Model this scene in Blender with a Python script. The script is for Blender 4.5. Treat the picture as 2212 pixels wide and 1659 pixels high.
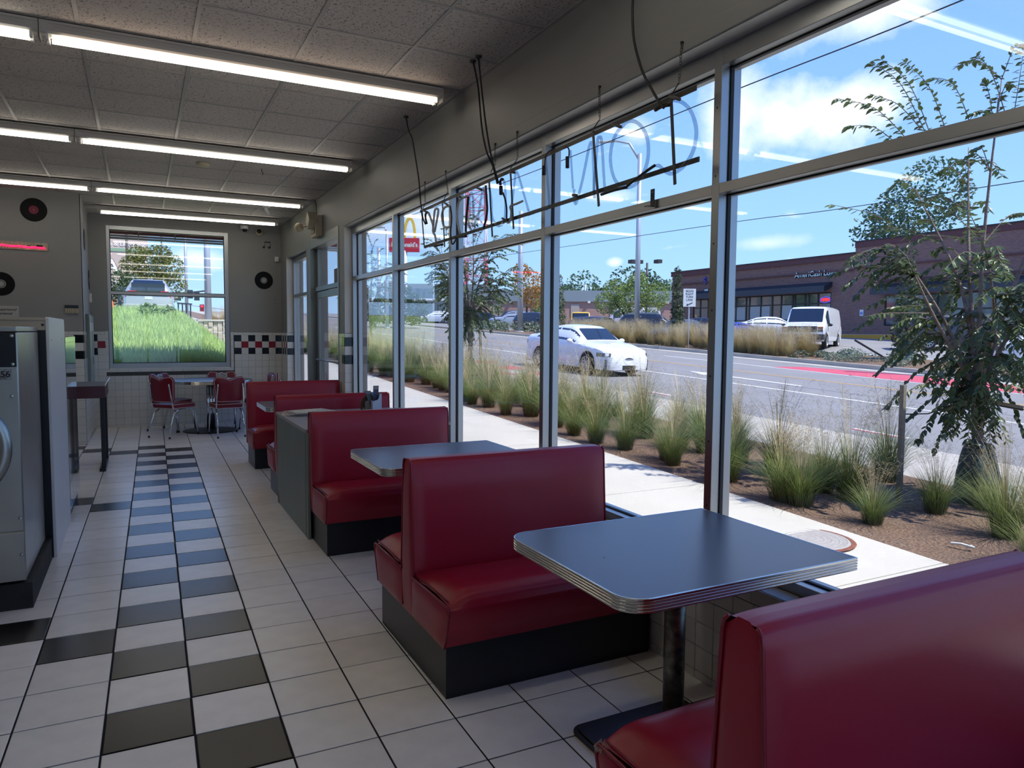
import bpy, math, random
from mathutils import Matrix, Vector, Euler
PI = math.pi
random.seed(7)
SC = bpy.context.scene
COL = SC.collection
for o in list(bpy.data.objects):
    bpy.data.objects.remove(o)

# ------------------------------------------------------------------ camera
cam = bpy.data.cameras.new('camera'); co = bpy.data.objects.new('camera', cam); COL.objects.link(co)
cam.sensor_width = 36.0; cam.lens = 1566.6 / 2212 * 36; cam.clip_end = 600; cam.clip_start = 0.05
PIT, ROL, YAW = -0.06954, 0.00756, -0.47308
Bm = Matrix(((1, 0, 0), (0, 0, -1), (0, 1, 0)))
Rm = Matrix.Rotation(YAW, 3, 'Z') @ Bm @ Matrix.Rotation(PIT, 3, 'X') @ Matrix(((math.cos(ROL), -math.sin(ROL), 0), (math.sin(ROL), math.cos(ROL), 0), (0, 0, 1)))
mw = Rm.to_4x4(); mw.translation = (0, 0, 1.512); co.matrix_world = mw
SC.camera = co
# ------------------------------------------------------------------ exposure
SC.view_settings.view_transform = 'Standard'; SC.view_settings.look = 'None'
SC.view_settings.gamma = 1.0; SC.view_settings.use_curve_mapping = False
SC.view_settings.exposure = 0.55
SC.cycles.use_denoising = True
SC.cycles.max_bounces = 9; SC.cycles.diffuse_bounces = 4; SC.cycles.glossy_bounces = 5
SC.cycles.transmission_bounces = 8; SC.cycles.transparent_max_bounces = 24
SC.cycles.caustics_reflective = False; SC.cycles.caustics_refractive = False
SC.cycles.sample_clamp_indirect = 6.0
TUBE_LIGHT = 5.0
SUN_POWER = 4.6
SKY_POWER = 1.1
# ------------------------------------------------------------------ sky
def lin(c):
    r = []
    for x in c[:3]:
        x = x / 255.0
        r.append(x / 12.92 if x <= 0.04045 else ((x + 0.055) / 1.055) ** 2.4)
    return (r[0], r[1], r[2], 1.0)
W = bpy.data.worlds.new('sky'); SC.world = W; W.use_nodes = True
nt = W.node_tree; N = nt.nodes; Lk = nt.links; N.clear()
def nn(t, **k):
    n = N.new(t)
    for a, b in k.items(): setattr(n, a, b)
    return n
out = nn('ShaderNodeOutputWorld'); bg = nn('ShaderNodeBackground'); bg.inputs[1].default_value = SKY_POWER
Lk.new(bg.outputs[0], out.inputs[0])
tc = nn('ShaderNodeTexCoord'); sep = nn('ShaderNodeSeparateXYZ'); Lk.new(tc.outputs['Generated'], sep.inputs[0])
def mth(op, a, b=None, c=None, clamp=False):
    n = nn('ShaderNodeMath', operation=op); n.use_clamp = clamp
    for i, x in enumerate((a, b, c)):
        if x is None: continue
        if isinstance(x, (int, float)): n.inputs[i].default_value = x
        else: Lk.new(x, n.inputs[i])
    return n.outputs[0]
ramp = nn('ShaderNodeValToRGB'); Lk.new(sep.outputs[2], ramp.inputs[0])
els = ramp.color_ramp.elements
els[0].position = 0.0; els[0].color = lin((176, 210, 253)); els[1].position = 1.0; els[1].color = lin((70, 118, 222))
for p_, c_ in ((0.1, (156, 199, 253)), (0.28, (133, 178, 250)), (0.5, (112, 155, 240))):
    e = els.new(p_); e.color = lin(c_)
# cloud field on a plane far above; a few cumulus banks stand where the day had them
den = mth('ADD', mth('MAXIMUM', sep.outputs[2], 0.0), 0.12)
cmb = nn('ShaderNodeCombineXYZ'); Lk.new(mth('DIVIDE', sep.outputs[0], den), cmb.inputs[0]); Lk.new(mth('DIVIDE', sep.outputs[1], den), cmb.inputs[1])
ns = nn('ShaderNodeTexNoise'); ns.inputs['Scale'].default_value = 2.1; ns.inputs['Detail'].default_value = 8; ns.inputs['Roughness'].default_value = 0.62
Lk.new(cmb.outputs[0], ns.inputs['Vector'])
fine = nn('ShaderNodeTexNoise'); fine.inputs['Scale'].default_value = 7.0; fine.inputs['Detail'].default_value = 9; fine.inputs['Roughness'].default_value = 0.6
Lk.new(tc.outputs['Generated'], fine.inputs['Vector'])
total = mth('MULTIPLY', mth('SUBTRACT', ns.outputs[0], 0.64), 5.0, clamp=True)
def bank(d, right, up, sx, sy, gain):
    global total
    v = Vector(d).normalized(); r = Vector(right).normalized(); u = Vector(up).normalized()
    def dot(a):
        n = nn('ShaderNodeVectorMath', operation='DOT_PRODUCT'); Lk.new(tc.outputs['Generated'], n.inputs[0]); n.inputs[1].default_value = a
        return n.outputs['Value']
    dx = mth('DIVIDE', mth('SUBTRACT', dot(r), r.dot(v)), sx); dy = mth('DIVIDE', mth('SUBTRACT', dot(u), u.dot(v)), sy)
    front = mth('GREATER_THAN', dot(v), 0.3)
    rr = mth('SQRT', mth('ADD', mth('MULTIPLY', dx, dx), mth('MULTIPLY', dy, dy)))
    m = mth('SUBTRACT', 1.25, rr)
    m = mth('ADD', m, mth('MULTIPLY', mth('SUBTRACT', fine.outputs[0], 0.5), 3.6))
    m = mth('MULTIPLY', mth('MULTIPLY', m, gain, clamp=True), front)
    total = mth('MAXIMUM', total, m)
def raydir(x, y):
    return Rm @ Vector(((x - 1106) / 1566.6, -(y - 829.5) / 1566.6, -1.0))
CR, CU = Rm @ Vector((1, 0, 0)), Rm @ Vector((0, 1, 0))
for x, y, sx, sy, g in ((1790, 245, .105, .036, 1.0), (1585, 250, .035, .04, .8), (1880, 20, .08, .03, .8), (1372, 285, .02, .016, .5), (1310, 425, .035, .008, .6),
                        (1327, 566, .008, .005, .6), (1655, 525, .04, .009, .45), (925, 480, .05, .03, .45), (430, 560, .035, .012, .5), (810, 500, .04, .015, .4)):
    d = raydir(x, y).normalized(); up = CU - d * CU.dot(d); bank(d, CR - d * CR.dot(d), up, sx, sy, g)
mx = nn('ShaderNodeMix', data_type='RGBA'); Lk.new(total, mx.inputs[0]); Lk.new(ramp.outputs[0], mx.inputs[6]); mx.inputs[7].default_value = lin((248, 250, 255))
Lk.new(mx.outputs[2], bg.inputs[0])
# ------------------------------------------------------------------ sun
sl = bpy.data.lights.new('sun', 'SUN'); sl.energy = SUN_POWER; sl.angle = math.radians(0.6); sl.color = (1.0, 0.955, 0.88)
so = bpy.data.objects.new('sun', sl); COL.objects.link(so)
so.rotation_euler = Vector((0.318, -0.424, 0.848)).to_track_quat('Z', 'Y').to_euler()

# ------------------------------------------------------------------ materials
MATS = {}
def mat(name, col, rough=.5, metal=0., spec=.5, coat=0., noise=None, bump=None, emit=None, rand=0., alpha=None, trans=0., sub=0.):
    """col in sRGB 0-255. noise=(scale, amount[, detail]); bump=(scale, distance); rand = per-object value jitter"""
    if name in MATS: return MATS[name]
    m = bpy.data.materials.new(name); m.use_nodes = True; t = m.node_tree; b = t.nodes['Principled BSDF']
    c = lin(col); b.inputs['Base Color'].default_value = c
    b.inputs['Roughness'].default_value = rough; b.inputs['Metallic'].default_value = metal
    b.inputs['Specular IOR Level'].default_value = spec; b.inputs['Coat Weight'].default_value = coat
    if trans: b.inputs['Transmission Weight'].default_value = trans
    src = None
    if noise or rand:
        val = None
        if noise:
            tcn = t.nodes.new('ShaderNodeTexCoord'); nz = t.nodes.new('ShaderNodeTexNoise'); nz.inputs['Scale'].default_value = noise[0]
            nz.inputs['Detail'].default_value = noise[2] if len(noise) > 2 else 4
            t.links.new(tcn.outputs['Object'], nz.inputs['Vector'])
            mr = t.nodes.new('ShaderNodeMapRange'); mr.inputs[1].default_value = .3; mr.inputs[2].default_value = .7
            mr.inputs[3].default_value = 1 - noise[1]; mr.inputs[4].default_value = 1 + noise[1]
            t.links.new(nz.outputs[0], mr.inputs[0]); val = mr.outputs[0]
        if rand:
            oi = t.nodes.new('ShaderNodeObjectInfo'); mr = t.nodes.new('ShaderNodeMapRange')
            mr.inputs[3].default_value = 1 - rand; mr.inputs[4].default_value = 1 + rand
            t.links.new(oi.outputs['Random'], mr.inputs[0])
            if val is None: val = mr.outputs[0]
            else:
                mu = t.nodes.new('ShaderNodeMath'); mu.operation = 'MULTIPLY'; t.links.new(val, mu.inputs[0]); t.links.new(mr.outputs[0], mu.inputs[1]); val = mu.outputs[0]
        vm = t.nodes.new('ShaderNodeVectorMath'); vm.operation = 'SCALE'; vm.inputs[0].default_value = c[:3]; t.links.new(val, vm.inputs['Scale'])
        t.links.new(vm.outputs[0], b.inputs['Base Color'])
    if bump:
        tcn = t.nodes.new('ShaderNodeTexCoord'); nz = t.nodes.new('ShaderNodeTexNoise'); nz.inputs['Scale'].default_value = bump[0]; nz.inputs['Detail'].default_value = 5
        t.links.new(tcn.outputs['Object'], nz.inputs['Vector']); bp = t.nodes.new('ShaderNodeBump'); bp.inputs['Distance'].default_value = bump[1]; bp.inputs['Strength'].default_value = 1
        t.links.new(nz.outputs[0], bp.inputs['Height']); t.links.new(bp.outputs[0], b.inputs['Normal'])
    if emit:
        b.inputs['Emission Color'].default_value = lin(emit[0]); b.inputs['Emission Strength'].default_value = emit[1]
    if sub:
        b.inputs['Subsurface Weight'].default_value = sub
    MATS[name] = m
    return m
def glass_mat(name, tint=(250, 252, 252), ior=1.5, rough=0.0):
    if name in MATS: return MATS[name]
    m = bpy.data.materials.new(name); m.use_nodes = True; t = m.node_tree; t.nodes.clear()
    o = t.nodes.new('ShaderNodeOutputMaterial'); mi = t.nodes.new('ShaderNodeMixShader'); tr = t.nodes.new('ShaderNodeBsdfTransparent'); gl = t.nodes.new('ShaderNodeBsdfGlossy')
    gl.inputs['Roughness'].default_value = rough
    # Schlick reflectance, the same seen from either side of the thin sheet
    ge = t.nodes.new('ShaderNodeNewGeometry'); dp = t.nodes.new('ShaderNodeVectorMath'); dp.operation = 'DOT_PRODUCT'; t.links.new(ge.outputs['Normal'], dp.inputs[0]); t.links.new(ge.outputs['Incoming'], dp.inputs[1])
    def mm(op, a, b=None):
        n = t.nodes.new('ShaderNodeMath'); n.operation = op
        for i, x in enumerate((a, b)):
            if x is None: continue
            if isinstance(x, (int, float)): n.inputs[i].default_value = x
            else: t.links.new(x, n.inputs[i])
        return n.outputs[0]
    f0 = ((ior - 1) / (ior + 1)) ** 2
    fac = mm('ADD', mm('MULTIPLY', mm('POWER', mm('SUBTRACT', 1.0, mm('ABSOLUTE', dp.outputs['Value'])), 5.0), 1 - f0), f0)
    tr.inputs[0].default_value = lin(tint)
    t.links.new(fac, mi.inputs[0]); t.links.new(tr.outputs[0], mi.inputs[1]); t.links.new(gl.outputs[0], mi.inputs[2]); t.links.new(mi.outputs[0], o.inputs[0])
    MATS[name] = m
    return m
def ramp_mat(name, stops, axis=2, scale=1.0, rough=.7, noise=.25, nscale=3.0, trans=0.):
    """colour along an object axis (stops: (position in metres*scale, sRGB)) times soft noise: grasses and leaves"""
    if name in MATS: return MATS[name]
    m = bpy.data.materials.new(name); m.use_nodes = True; t = m.node_tree; b = t.nodes['Principled BSDF']; b.inputs['Roughness'].default_value = rough
    tcn = t.nodes.new('ShaderNodeTexCoord'); sp = t.nodes.new('ShaderNodeSeparateXYZ'); t.links.new(tcn.outputs['Object'], sp.inputs[0])
    mu = t.nodes.new('ShaderNodeMath'); mu.operation = 'MULTIPLY'; mu.inputs[1].default_value = scale; t.links.new(sp.outputs[axis], mu.inputs[0])
    r = t.nodes.new('ShaderNodeValToRGB'); t.links.new(mu.outputs[0], r.inputs[0]); e = r.color_ramp.elements
    e[0].position = stops[0][0]; e[0].color = lin(stops[0][1]); e[1].position = stops[-1][0]; e[1].color = lin(stops[-1][1])
    for p_, c_ in stops[1:-1]:
        q = e.new(p_); q.color = lin(c_)
    nz = t.nodes.new('ShaderNodeTexNoise'); nz.inputs['Scale'].default_value = nscale; t.links.new(tcn.outputs['Object'], nz.inputs['Vector'])
    oi = t.nodes.new('ShaderNodeObjectInfo'); ad = t.nodes.new('ShaderNodeMath'); ad.operation = 'MULTIPLY_ADD'; ad.inputs[1].default_value = .35
    t.links.new(oi.outputs['Random'], ad.inputs[0]); t.links.new(nz.outputs[0], ad.inputs[2])
    mr = t.nodes.new('ShaderNodeMapRange'); mr.inputs[1].default_value = .4; mr.inputs[2].default_value = .95; mr.inputs[3].default_value = 1 - noise; mr.inputs[4].default_value = 1 + noise
    t.links.new(ad.outputs[0], mr.inputs[0]); vm = t.nodes.new('ShaderNodeVectorMath'); vm.operation = 'SCALE'
    t.links.new(r.outputs[0], vm.inputs[0]); t.links.new(mr.outputs[0], vm.inputs['Scale']); t.links.new(vm.outputs[0], b.inputs['Base Color'])
    if trans:
        tl = t.nodes.new('ShaderNodeBsdfTranslucent'); t.links.new(vm.outputs[0], tl.inputs[0]); ms = t.nodes.new('ShaderNodeMixShader'); ms.inputs[0].default_value = trans
        t.links.new(b.outputs[0], ms.inputs[1]); t.links.new(tl.outputs[0], ms.inputs[2]); t.links.new(ms.outputs[0], t.nodes['Material Output'].inputs[0])
    MATS[name] = m
    return m

# ------------------------------------------------------------------ mesh helpers
ORIG = {}
class G:
    """collects faces and links them as one mesh object"""
    def __init__(s): s.v = []; s.f = []; s.m = []; s.cm = 0
    def face(s, pts):
        n = len(s.v); s.v += [tuple(p) for p in pts]; s.f.append(tuple(range(n, n + len(pts)))); s.m.append(s.cm); return s
    def raw(s, v, f):
        n = len(s.v); s.v += [tuple(p) for p in v]; s.f += [tuple(i + n for i in q) for q in f]; s.m += [s.cm] * len(f); return s
    def box(s, x0, x1, y0, y1, z0, z1):
        v = [(x, y, z) for z in (z0, z1) for y in (y0, y1) for x in (x0, x1)]
        return s.raw(v, [(0, 2, 3, 1), (4, 5, 7, 6), (0, 1, 5, 4), (2, 6, 7, 3), (0, 4, 6, 2), (1, 3, 7, 5)])
    def obox(s, c, ax, ay, az):
        c = Vector(c); ax = Vector(ax); ay = Vector(ay); az = Vector(az)
        v = [c + ax * i + ay * j + az * k for k in (-1, 1) for j in (-1, 1) for i in (-1, 1)]
        return s.raw(v, [(0, 2, 3, 1), (4, 5, 7, 6), (0, 1, 5, 4), (2, 6, 7, 3), (0, 4, 6, 2), (1, 3, 7, 5)])
    def bar(s, a, b, w, h=None, up=(0, 0, 1)):
        a = Vector(a); b = Vector(b); d = (b - a); L = d.length
        if L < 1e-6: return s
        d /= L; u = Vector(up)
        if abs(d.dot(u)) > .98: u = Vector((1, 0, 0))
        r = d.cross(u).normalized(); u = r.cross(d)
        return s.obox((a + b) / 2, d * L / 2, r * w / 2, u * (h or w) / 2)
    def prism(s, poly, axis, a, b):
        """poly in the two other axes (x: (y,z); y: (x,z); z: (x,y)), extruded a..b along axis"""
        def P(p, t): return (t, p[0], p[1]) if axis == 'x' else (p[0], t, p[1]) if axis == 'y' else (p[0], p[1], t)
        n = len(poly); v = [P(p, a) for p in poly] + [P(p, b) for p in poly]
        f = [(i, (i + 1) % n, n + (i + 1) % n, n + i) for i in range(n)] + [tuple(reversed(range(n))), tuple(range(n, 2 * n))]
        return s.raw(v, f)
    def tube(s, pts, r, n=8, caps=True, closed=False):
        pts = [Vector(p) for p in pts]; m = len(pts); rs = r if isinstance(r, (list, tuple)) else [r] * m
        ref = None; rings = []
        for i, p in enumerate(pts):
            if closed: d = pts[(i + 1) % m] - pts[i - 1]
            else: d = pts[min(i + 1, m - 1)] - pts[max(i - 1, 0)]
            d.normalize()
            if ref is None:
                ref = Vector((0, 0, 1)) if abs(d.z) < .9 else Vector((1, 0, 0))
            u = (ref - d * ref.dot(d))
            if u.length < 1e-4: u = d.orthogonal()
            u.normalize(); ref = u; w = d.cross(u)
            rings.append([p + (u * math.cos(2 * PI * k / n) + w * math.sin(2 * PI * k / n)) * rs[i] for k in range(n)])
        v = [q for g in rings for q in g]; f = []
        for i in range(m if closed else m - 1):
            j = (i + 1) % m
            for k in range(n):
                f.append((i * n + k, i * n + (k + 1) % n, j * n + (k + 1) % n, j * n + k))
        if caps and not closed: f += [tuple(reversed(range(n))), tuple(range((m - 1) * n, m * n))]
        return s.raw(v, f)
    def cyl(s, a, b, r, n=16, r2=None): return s.tube([a, b], [r, r if r2 is None else r2], n)
    def lathe(s, prof, c, n=24, axis='z'):
        """prof (radius, height) spun about an axis through c"""
        v = []; f = []; c = Vector(c); m = len(prof)
        for k in range(n):
            a = 2 * PI * k / n
            for r, h in prof:
                x, y = r * math.cos(a), r * math.sin(a)
                v.append(c + Vector((x, y, h) if axis == 'z' else (h, x, y) if axis == 'x' else (x, h, y)))
        for k in range(n):
            for i in range(m - 1):
                f.append((k * m + i, ((k + 1) % n) * m + i, ((k + 1) % n) * m + i + 1, k * m + i + 1))
        return s.raw(v, f)
    def grid(s, fn, nu, nv):
        v = [fn(i / nu, j / nv) for j in range(nv + 1) for i in range(nu + 1)]
        f = [(j * (nu + 1) + i, j * (nu + 1) + i + 1, (j + 1) * (nu + 1) + i + 1, (j + 1) * (nu + 1) + i) for j in range(nv) for i in range(nu)]
        return s.raw(v, f)
    def ball(s, c, r, n=12, m=8, sc=(1, 1, 1)):
        prof = [(r * math.sin(PI * i / m), -r * math.cos(PI * i / m)) for i in range(m + 1)]
        k = len(s.v); s.lathe(prof, (0, 0, 0), n)
        for i in range(k, len(s.v)):
            x, y, z = s.v[i]; s.v[i] = (c[0] + x * sc[0], c[1] + y * sc[1], c[2] + z * sc[2])
        return s
    def mesh(s, name, mats, off=(0, 0, 0), smooth=False):
        me = bpy.data.meshes.new(name)
        me.from_pydata([(a - off[0], b - off[1], c - off[2]) for a, b, c in s.v], [], s.f)
        if not isinstance(mats, (list, tuple)): mats = [mats]
        for m in mats: me.materials.append(m)
        if len(mats) > 1: me.polygons.foreach_set('material_index', s.m)
        if smooth: me.polygons.foreach_set('use_smooth', [True] * len(me.polygons))
        me.update()
        return me
    def obj(s, name, mats, parent=None, smooth=False, bevel=0, seg=2, loc=None, angle=None):
        off = ORIG.get(parent.name, (0, 0, 0)) if parent else (loc or (0, 0, 0))
        me = s.mesh(name, mats, off, smooth)
        o = bpy.data.objects.new(name, me); COL.objects.link(o)
        if parent: o.parent = parent; ORIG[o.name] = off
        else: o.location = off; ORIG[o.name] = off
        if smooth == 'auto' or angle:
            try: me.set_sharp_from_angle(angle=math.radians(angle or 35))
            except Exception: pass
        if bevel:
            b = o.modifiers.new('edge', 'BEVEL'); b.width = bevel; b.segments = seg; b.limit_method = 'ANGLE'; b.angle_limit = math.radians(40)
        return o
def tag(o, label, cat=None, group=None, kind=None):
    if label: o['label'] = label
    if cat: o['category'] = cat
    if group: o['group'] = group
    if kind: o['kind'] = kind
    return o
def thing(name, label, cat, loc=(0, 0, 0), rot=0, group=None, local=False):
    o = bpy.data.objects.new(name, None); COL.objects.link(o); o.location = loc; o.rotation_euler = (0, 0, rot); o.empty_display_size = .1
    ORIG[o.name] = (0, 0, 0) if local else tuple(loc)
    return tag(o, label, cat, group)
def struct(name, g, m, **k):
    o = g.obj(name, m, **k); o['kind'] = 'structure'; return o
def dup(root, loc, rot=0, label=None, group=None, scale=None):
    def cp(o, par):
        c = o.copy(); COL.objects.link(c)
        if par: c.parent = par
        for ch in o.children: cp(ch, c)
        return c
    r = cp(root, None); r.location = loc; r.rotation_euler = (0, 0, rot)
    if scale: r.scale = (scale, scale, scale) if isinstance(scale, (int, float)) else scale
    if label: r['label'] = label
    if group: r['group'] = group
    return r
def put(name, me, loc, parent=None, rot=(0, 0, 0), scale=(1, 1, 1)):
    o = bpy.data.objects.new(name, me); COL.objects.link(o)
    off = ORIG.get(parent.name, (0, 0, 0)) if parent else (0, 0, 0)
    o.location = (loc[0] - off[0], loc[1] - off[1], loc[2] - off[2]); o.rotation_euler = rot; o.scale = scale
    if parent: o.parent = parent
    return o
def text(name, body, size, loc, rot, m, parent=None, ext=.002, align='CENTER', sx=1.0, spacing=1.0, bold=0.0):
    cu = bpy.data.curves.new(name, 'FONT'); cu.body = body; cu.size = size; cu.extrude = ext; cu.align_x = align; cu.align_y = 'CENTER'; cu.space_character = spacing; cu.offset = bold
    cu.resolution_u = 3
    cu.materials.append(m); o = bpy.data.objects.new(name, cu); COL.objects.link(o)
    off = ORIG.get(parent.name, (0, 0, 0)) if parent else (0, 0, 0)
    o.location = (loc[0] - off[0], loc[1] - off[1], loc[2] - off[2]); o.rotation_euler = rot; o.scale = (sx, 1, 1)
    if parent: o.parent = parent
    return o
FX = (PI / 2, 0, -PI / 2)      # faces -X
FY = (PI / 2, 0, 0)            # faces -Y
FPX = (PI / 2, 0, PI / 2)      # faces +X
def smoothstep(a, b, x):
    t = max(0., min(1., (x - a) / (b - a))); return t * t * (3 - 2 * t)
def rr(x0, x1, y0, y1, rads, n=6):
    """rounded rectangle outline, ccw; rads for corners (x0,y0),(x1,y0),(x1,y1),(x0,y1)"""
    pts = []
    for (cx, cy, sx, sy, a0), r in zip(((x0, y0, 1, 1, PI), (x1, y0, -1, 1, 1.5 * PI), (x1, y1, -1, -1, 0), (x0, y1, 1, -1, .5 * PI)), rads):
        if r <= 0: pts.append((cx, cy)); continue
        for k in range(n + 1):
            a = a0 + PI / 2 * k / n; pts.append((cx + sx * r + r * math.cos(a), cy + sy * r + r * math.sin(a)))
    return pts

M = {}
M['grout'] = mat('dark_grout', (12, 12, 15), .9)
M['floor_white'] = mat('white_floor_tile', (236, 234, 231), .26, rand=.05, noise=(9, .05), spec=.5)
M['floor_black'] = mat('black_floor_tile', (19, 19, 20), .24, rand=.12, noise=(14, .15), spec=.45)
M['wgrout'] = mat('grey_wall_grout', (70, 72, 72), .9)
M['tile_white'] = mat('white_wall_tile', (205, 205, 200), .16, rand=.03)
M['tile_black'] = mat('black_wall_tile', (12, 14, 17), .14)
M['tile_red'] = mat('red_wall_tile', (140, 10, 34), .16)
M['paint'] = mat('grey_wall_paint', (134, 134, 132), .55, noise=(3, .03), bump=(60, .0006))
M['paint_lit'] = mat('lit_jamb_paint', (196, 196, 192), .5)  # daylight on soffit and window returns, put in as a paler wall paint
M['alu'] = mat('grey_window_aluminium', (160, 163, 164), .34, metal=.95)
M['alu_dark'] = mat('dark_door_aluminium', (120, 124, 120), .38, metal=.8)
M['gasket'] = mat('black_rubber', (10, 10, 12), .6)
M['glass'] = glass_mat('window_glass')
M['red'] = mat('red_vinyl', (150, 14, 42), .36, noise=(2.5, .05), bump=(420, .00012), spec=.5)
M['redpipe'] = mat('red_vinyl_piping', (128, 10, 34), .3)
M['kick'] = mat('black_laminate', (20, 23, 28), .38, noise=(6, .1))
M['lam'] = mat('grey_speckled_laminate', (92, 97, 108), .3, noise=(420, .22, 2), spec=.5)
M['chrome'] = mat('ribbed_aluminium', (205, 205, 198), .2, metal=1.0)
M['polish'] = mat('polished_chrome', (215, 217, 220), .1, metal=1.0)
M['steel'] = mat('brushed_steel', (170, 172, 168), .3, metal=.95, noise=(5, .06))
M['mirror'] = mat('polished_steel_side', (196, 198, 196), .06, metal=1.0)
M['pole'] = mat('tarnished_steel_pole', (118, 112, 100), .38, metal=.85, noise=(38, .45, 8))
M['black'] = mat('black_plastic', (14, 14, 16), .45)
M['blackm'] = mat('black_painted_metal', (16, 17, 19), .4)
M['white'] = mat('white_plastic', (222, 222, 218), .4)
M['cream'] = mat('cream_plastic', (176, 166, 142), .5)
M['ceil'] = None
# ================================================================== THE ROOM
WX, FY0, CZ = 2.152, 12.85, 3.28
def ceil_mat():
    m = mat('fissured_ceiling_tile', (186, 180, 173), .9, rand=.03); t = m.node_tree; b = t.nodes['Principled BSDF']
    lk = b.inputs['Base Color'].links[0]; src = lk.from_socket
    tcn = t.nodes.new('ShaderNodeTexCoord'); nz = t.nodes.new('ShaderNodeTexNoise'); nz.inputs['Scale'].default_value = 75; nz.inputs['Detail'].default_value = 3; nz.inputs['Distortion'].default_value = 1.2
    t.links.new(tcn.outputs['Object'], nz.inputs['Vector'])
    r = t.nodes.new('ShaderNodeValToRGB'); e = r.color_ramp.elements; e[0].position = .36; e[0].color = (.30, .29, .28, 1); e[1].position = .42; e[1].color = (1, 1, 1, 1)
    t.links.new(nz.outputs[0], r.inputs[0]); mx = t.nodes.new('ShaderNodeMix'); mx.data_type = 'RGBA'; mx.blend_type = 'MULTIPLY'; mx.inputs[0].default_value = 1
    t.links.new(src, mx.inputs[6]); t.links.new(r.outputs[0], mx.inputs[7]); t.links.new(mx.outputs[2], b.inputs['Base Color'])
    bp = t.nodes.new('ShaderNodeBump'); bp.inputs['Distance'].default_value = .002; t.links.new(r.outputs[0], bp.inputs['Height']); t.links.new(bp.outputs[0], b.inputs['Normal'])
    return m
M['ceil'] = ceil_mat(); M['tbar'] = mat('painted_ceiling_grid', (150, 148, 144), .5)

# ---- floor: tiles set on dark grout, the courses very slightly out of square with the window wall
floor = struct('floor', G().box(-4.5, 2.36, -3.5, 12.95, -.12, -.004), M['grout'])
T = .309; TH = .0138
def fpos(c, r):
    x, y = -.5123 + T * c, 2.8753 + T * r
    return x + TH * y, y - TH * x
def ftile(h=.004, s=T - .0075):
    a = s / 2; c = .0025
    return G().raw([(-a, -a, -.004), (a, -a, -.004), (a, a, -.004), (-a, a, -.004), (-a, -a, -.0012), (a, -a, -.0012), (a, a, -.0012), (-a, a, -.0012),
                    (-a + c, -a + c, 0), (a - c, -a + c, 0), (a - c, a - c, 0), (-a + c, a - c, 0)],
                   [(0, 1, 5, 4), (1, 2, 6, 5), (2, 3, 7, 6), (3, 0, 4, 7), (4, 5, 9, 8), (5, 6, 10, 9), (6, 7, 11, 10), (7, 4, 8, 11), (8, 9, 10, 11)])
fw_ = ftile().mesh('tile', M['floor_white']); fb_ = ftile().mesh('tile_black', M['floor_black'])
def is_black(c, r):
    if c == 2: return r % 2 == 1 and -1 <= r <= 23
    if c == 1: return r % 2 == 0 and -8 <= r <= 24 or (r < 0 and r % 2 == 0)
    if c <= 0:
        return r >= 0 and (r - 3 + c) % 10 == 0 and r <= 28
    return False
cells = []
for c in range(-13, 9):
    for r in range(-20, 33):
        x, y = fpos(c + .5, r + .5)
        if x > WX + .1 or x < -4.4 or y > FY0 + .1 or y < -3.4: continue
        vis = y > .9 and x > -.72 + .0 and not (x < -.5 and y < 5.6 and y > 4.7) and x < 2.2
        if x > 1.35 and (2.75 < y < 3.55 or 4.9 < y < 6.9): vis = False
        cells.append((0 if vis else 1, (x * x + y * y), c, r, x, y))
cells.sort()
rest = G()
for i, (hid, d, c, r, x, y) in enumerate(cells):
    blk = is_black(c, r)
    if i < 300:
        o = put('tile', fb_ if blk else fw_, (x, y, random.uniform(-.0004, .0004)), floor, (random.uniform(-.0008, .0008), random.uniform(-.0008, .0008), -TH))
    else:
        rest.cm = 1 if blk else 0; a = (T - .0075) / 2; ca, sa = math.cos(TH) * a, math.sin(TH) * a
        ps = [(x + ca * i_ + sa * j_, y - sa * i_ + ca * j_) for i_, j_ in ((-1, -1), (1, -1), (1, 1), (-1, 1))]
        rest.raw([(p[0], p[1], -.004) for p in ps] + [(p[0], p[1], 0) for p in ps], [(4, 5, 6, 7), (0, 1, 5, 4), (1, 2, 6, 5), (2, 3, 7, 6), (3, 0, 4, 7)])
o = rest.obj('tile_field', [M['floor_white'], M['floor_black']], floor); o['kind'] = 'stuff'

# ---- ceiling: lay-in tiles on a painted grid
ceil = struct('ceiling', G().box(-4.5, 2.36, -3.5, 12.95, CZ + .03, CZ + .15), M['tbar'])
gx = [.335 + .6115 * k for k in range(-8, 4)]; gy = [5.02 + .612 * k for k in range(-14, 14)]
xs = [-4.5] + [g for g in gx if -4.4 < g < 2.1] + [WX]; ys = [-3.5] + [g for g in gy if -3.4 < g < 12.8] + [FY0]
ct = {}
for i in range(len(xs) - 1):
    for j in range(len(ys) - 1):
        w, d = xs[i + 1] - xs[i] - .016, ys[j + 1] - ys[j] - .016
        if w < .03 or d < .03: continue
        k = (round(w, 3), round(d, 3))
        if k not in ct: ct[k] = G().box(-w / 2, w / 2, -d / 2, d / 2, 0, .015).mesh('ceiling_tile', M['ceil'])
        put('ceiling_tile', ct[k], ((xs[i] + xs[i + 1]) / 2, (ys[j] + ys[j + 1]) / 2, CZ + .004), ceil)
g = G()
for x in xs[1:-1]: g.box(x - .0115, x + .0115, -3.5, FY0, CZ - .001, CZ + .006)
g.obj('main_runner', M['tbar'], ceil)
g = G()
for y in ys[1:-1]: g.box(-4.5, WX, y - .011, y + .011, CZ, CZ + .0055)
g.obj('cross_tee', M['tbar'], ceil)
g = G().box(WX - .022, WX, -3.5, FY0, CZ - .002, CZ + .02); g.box(-.665, WX, FY0 - .022, FY0, CZ - .002, CZ + .02); g.obj('wall_angle', M['tbar'], ceil)

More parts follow.
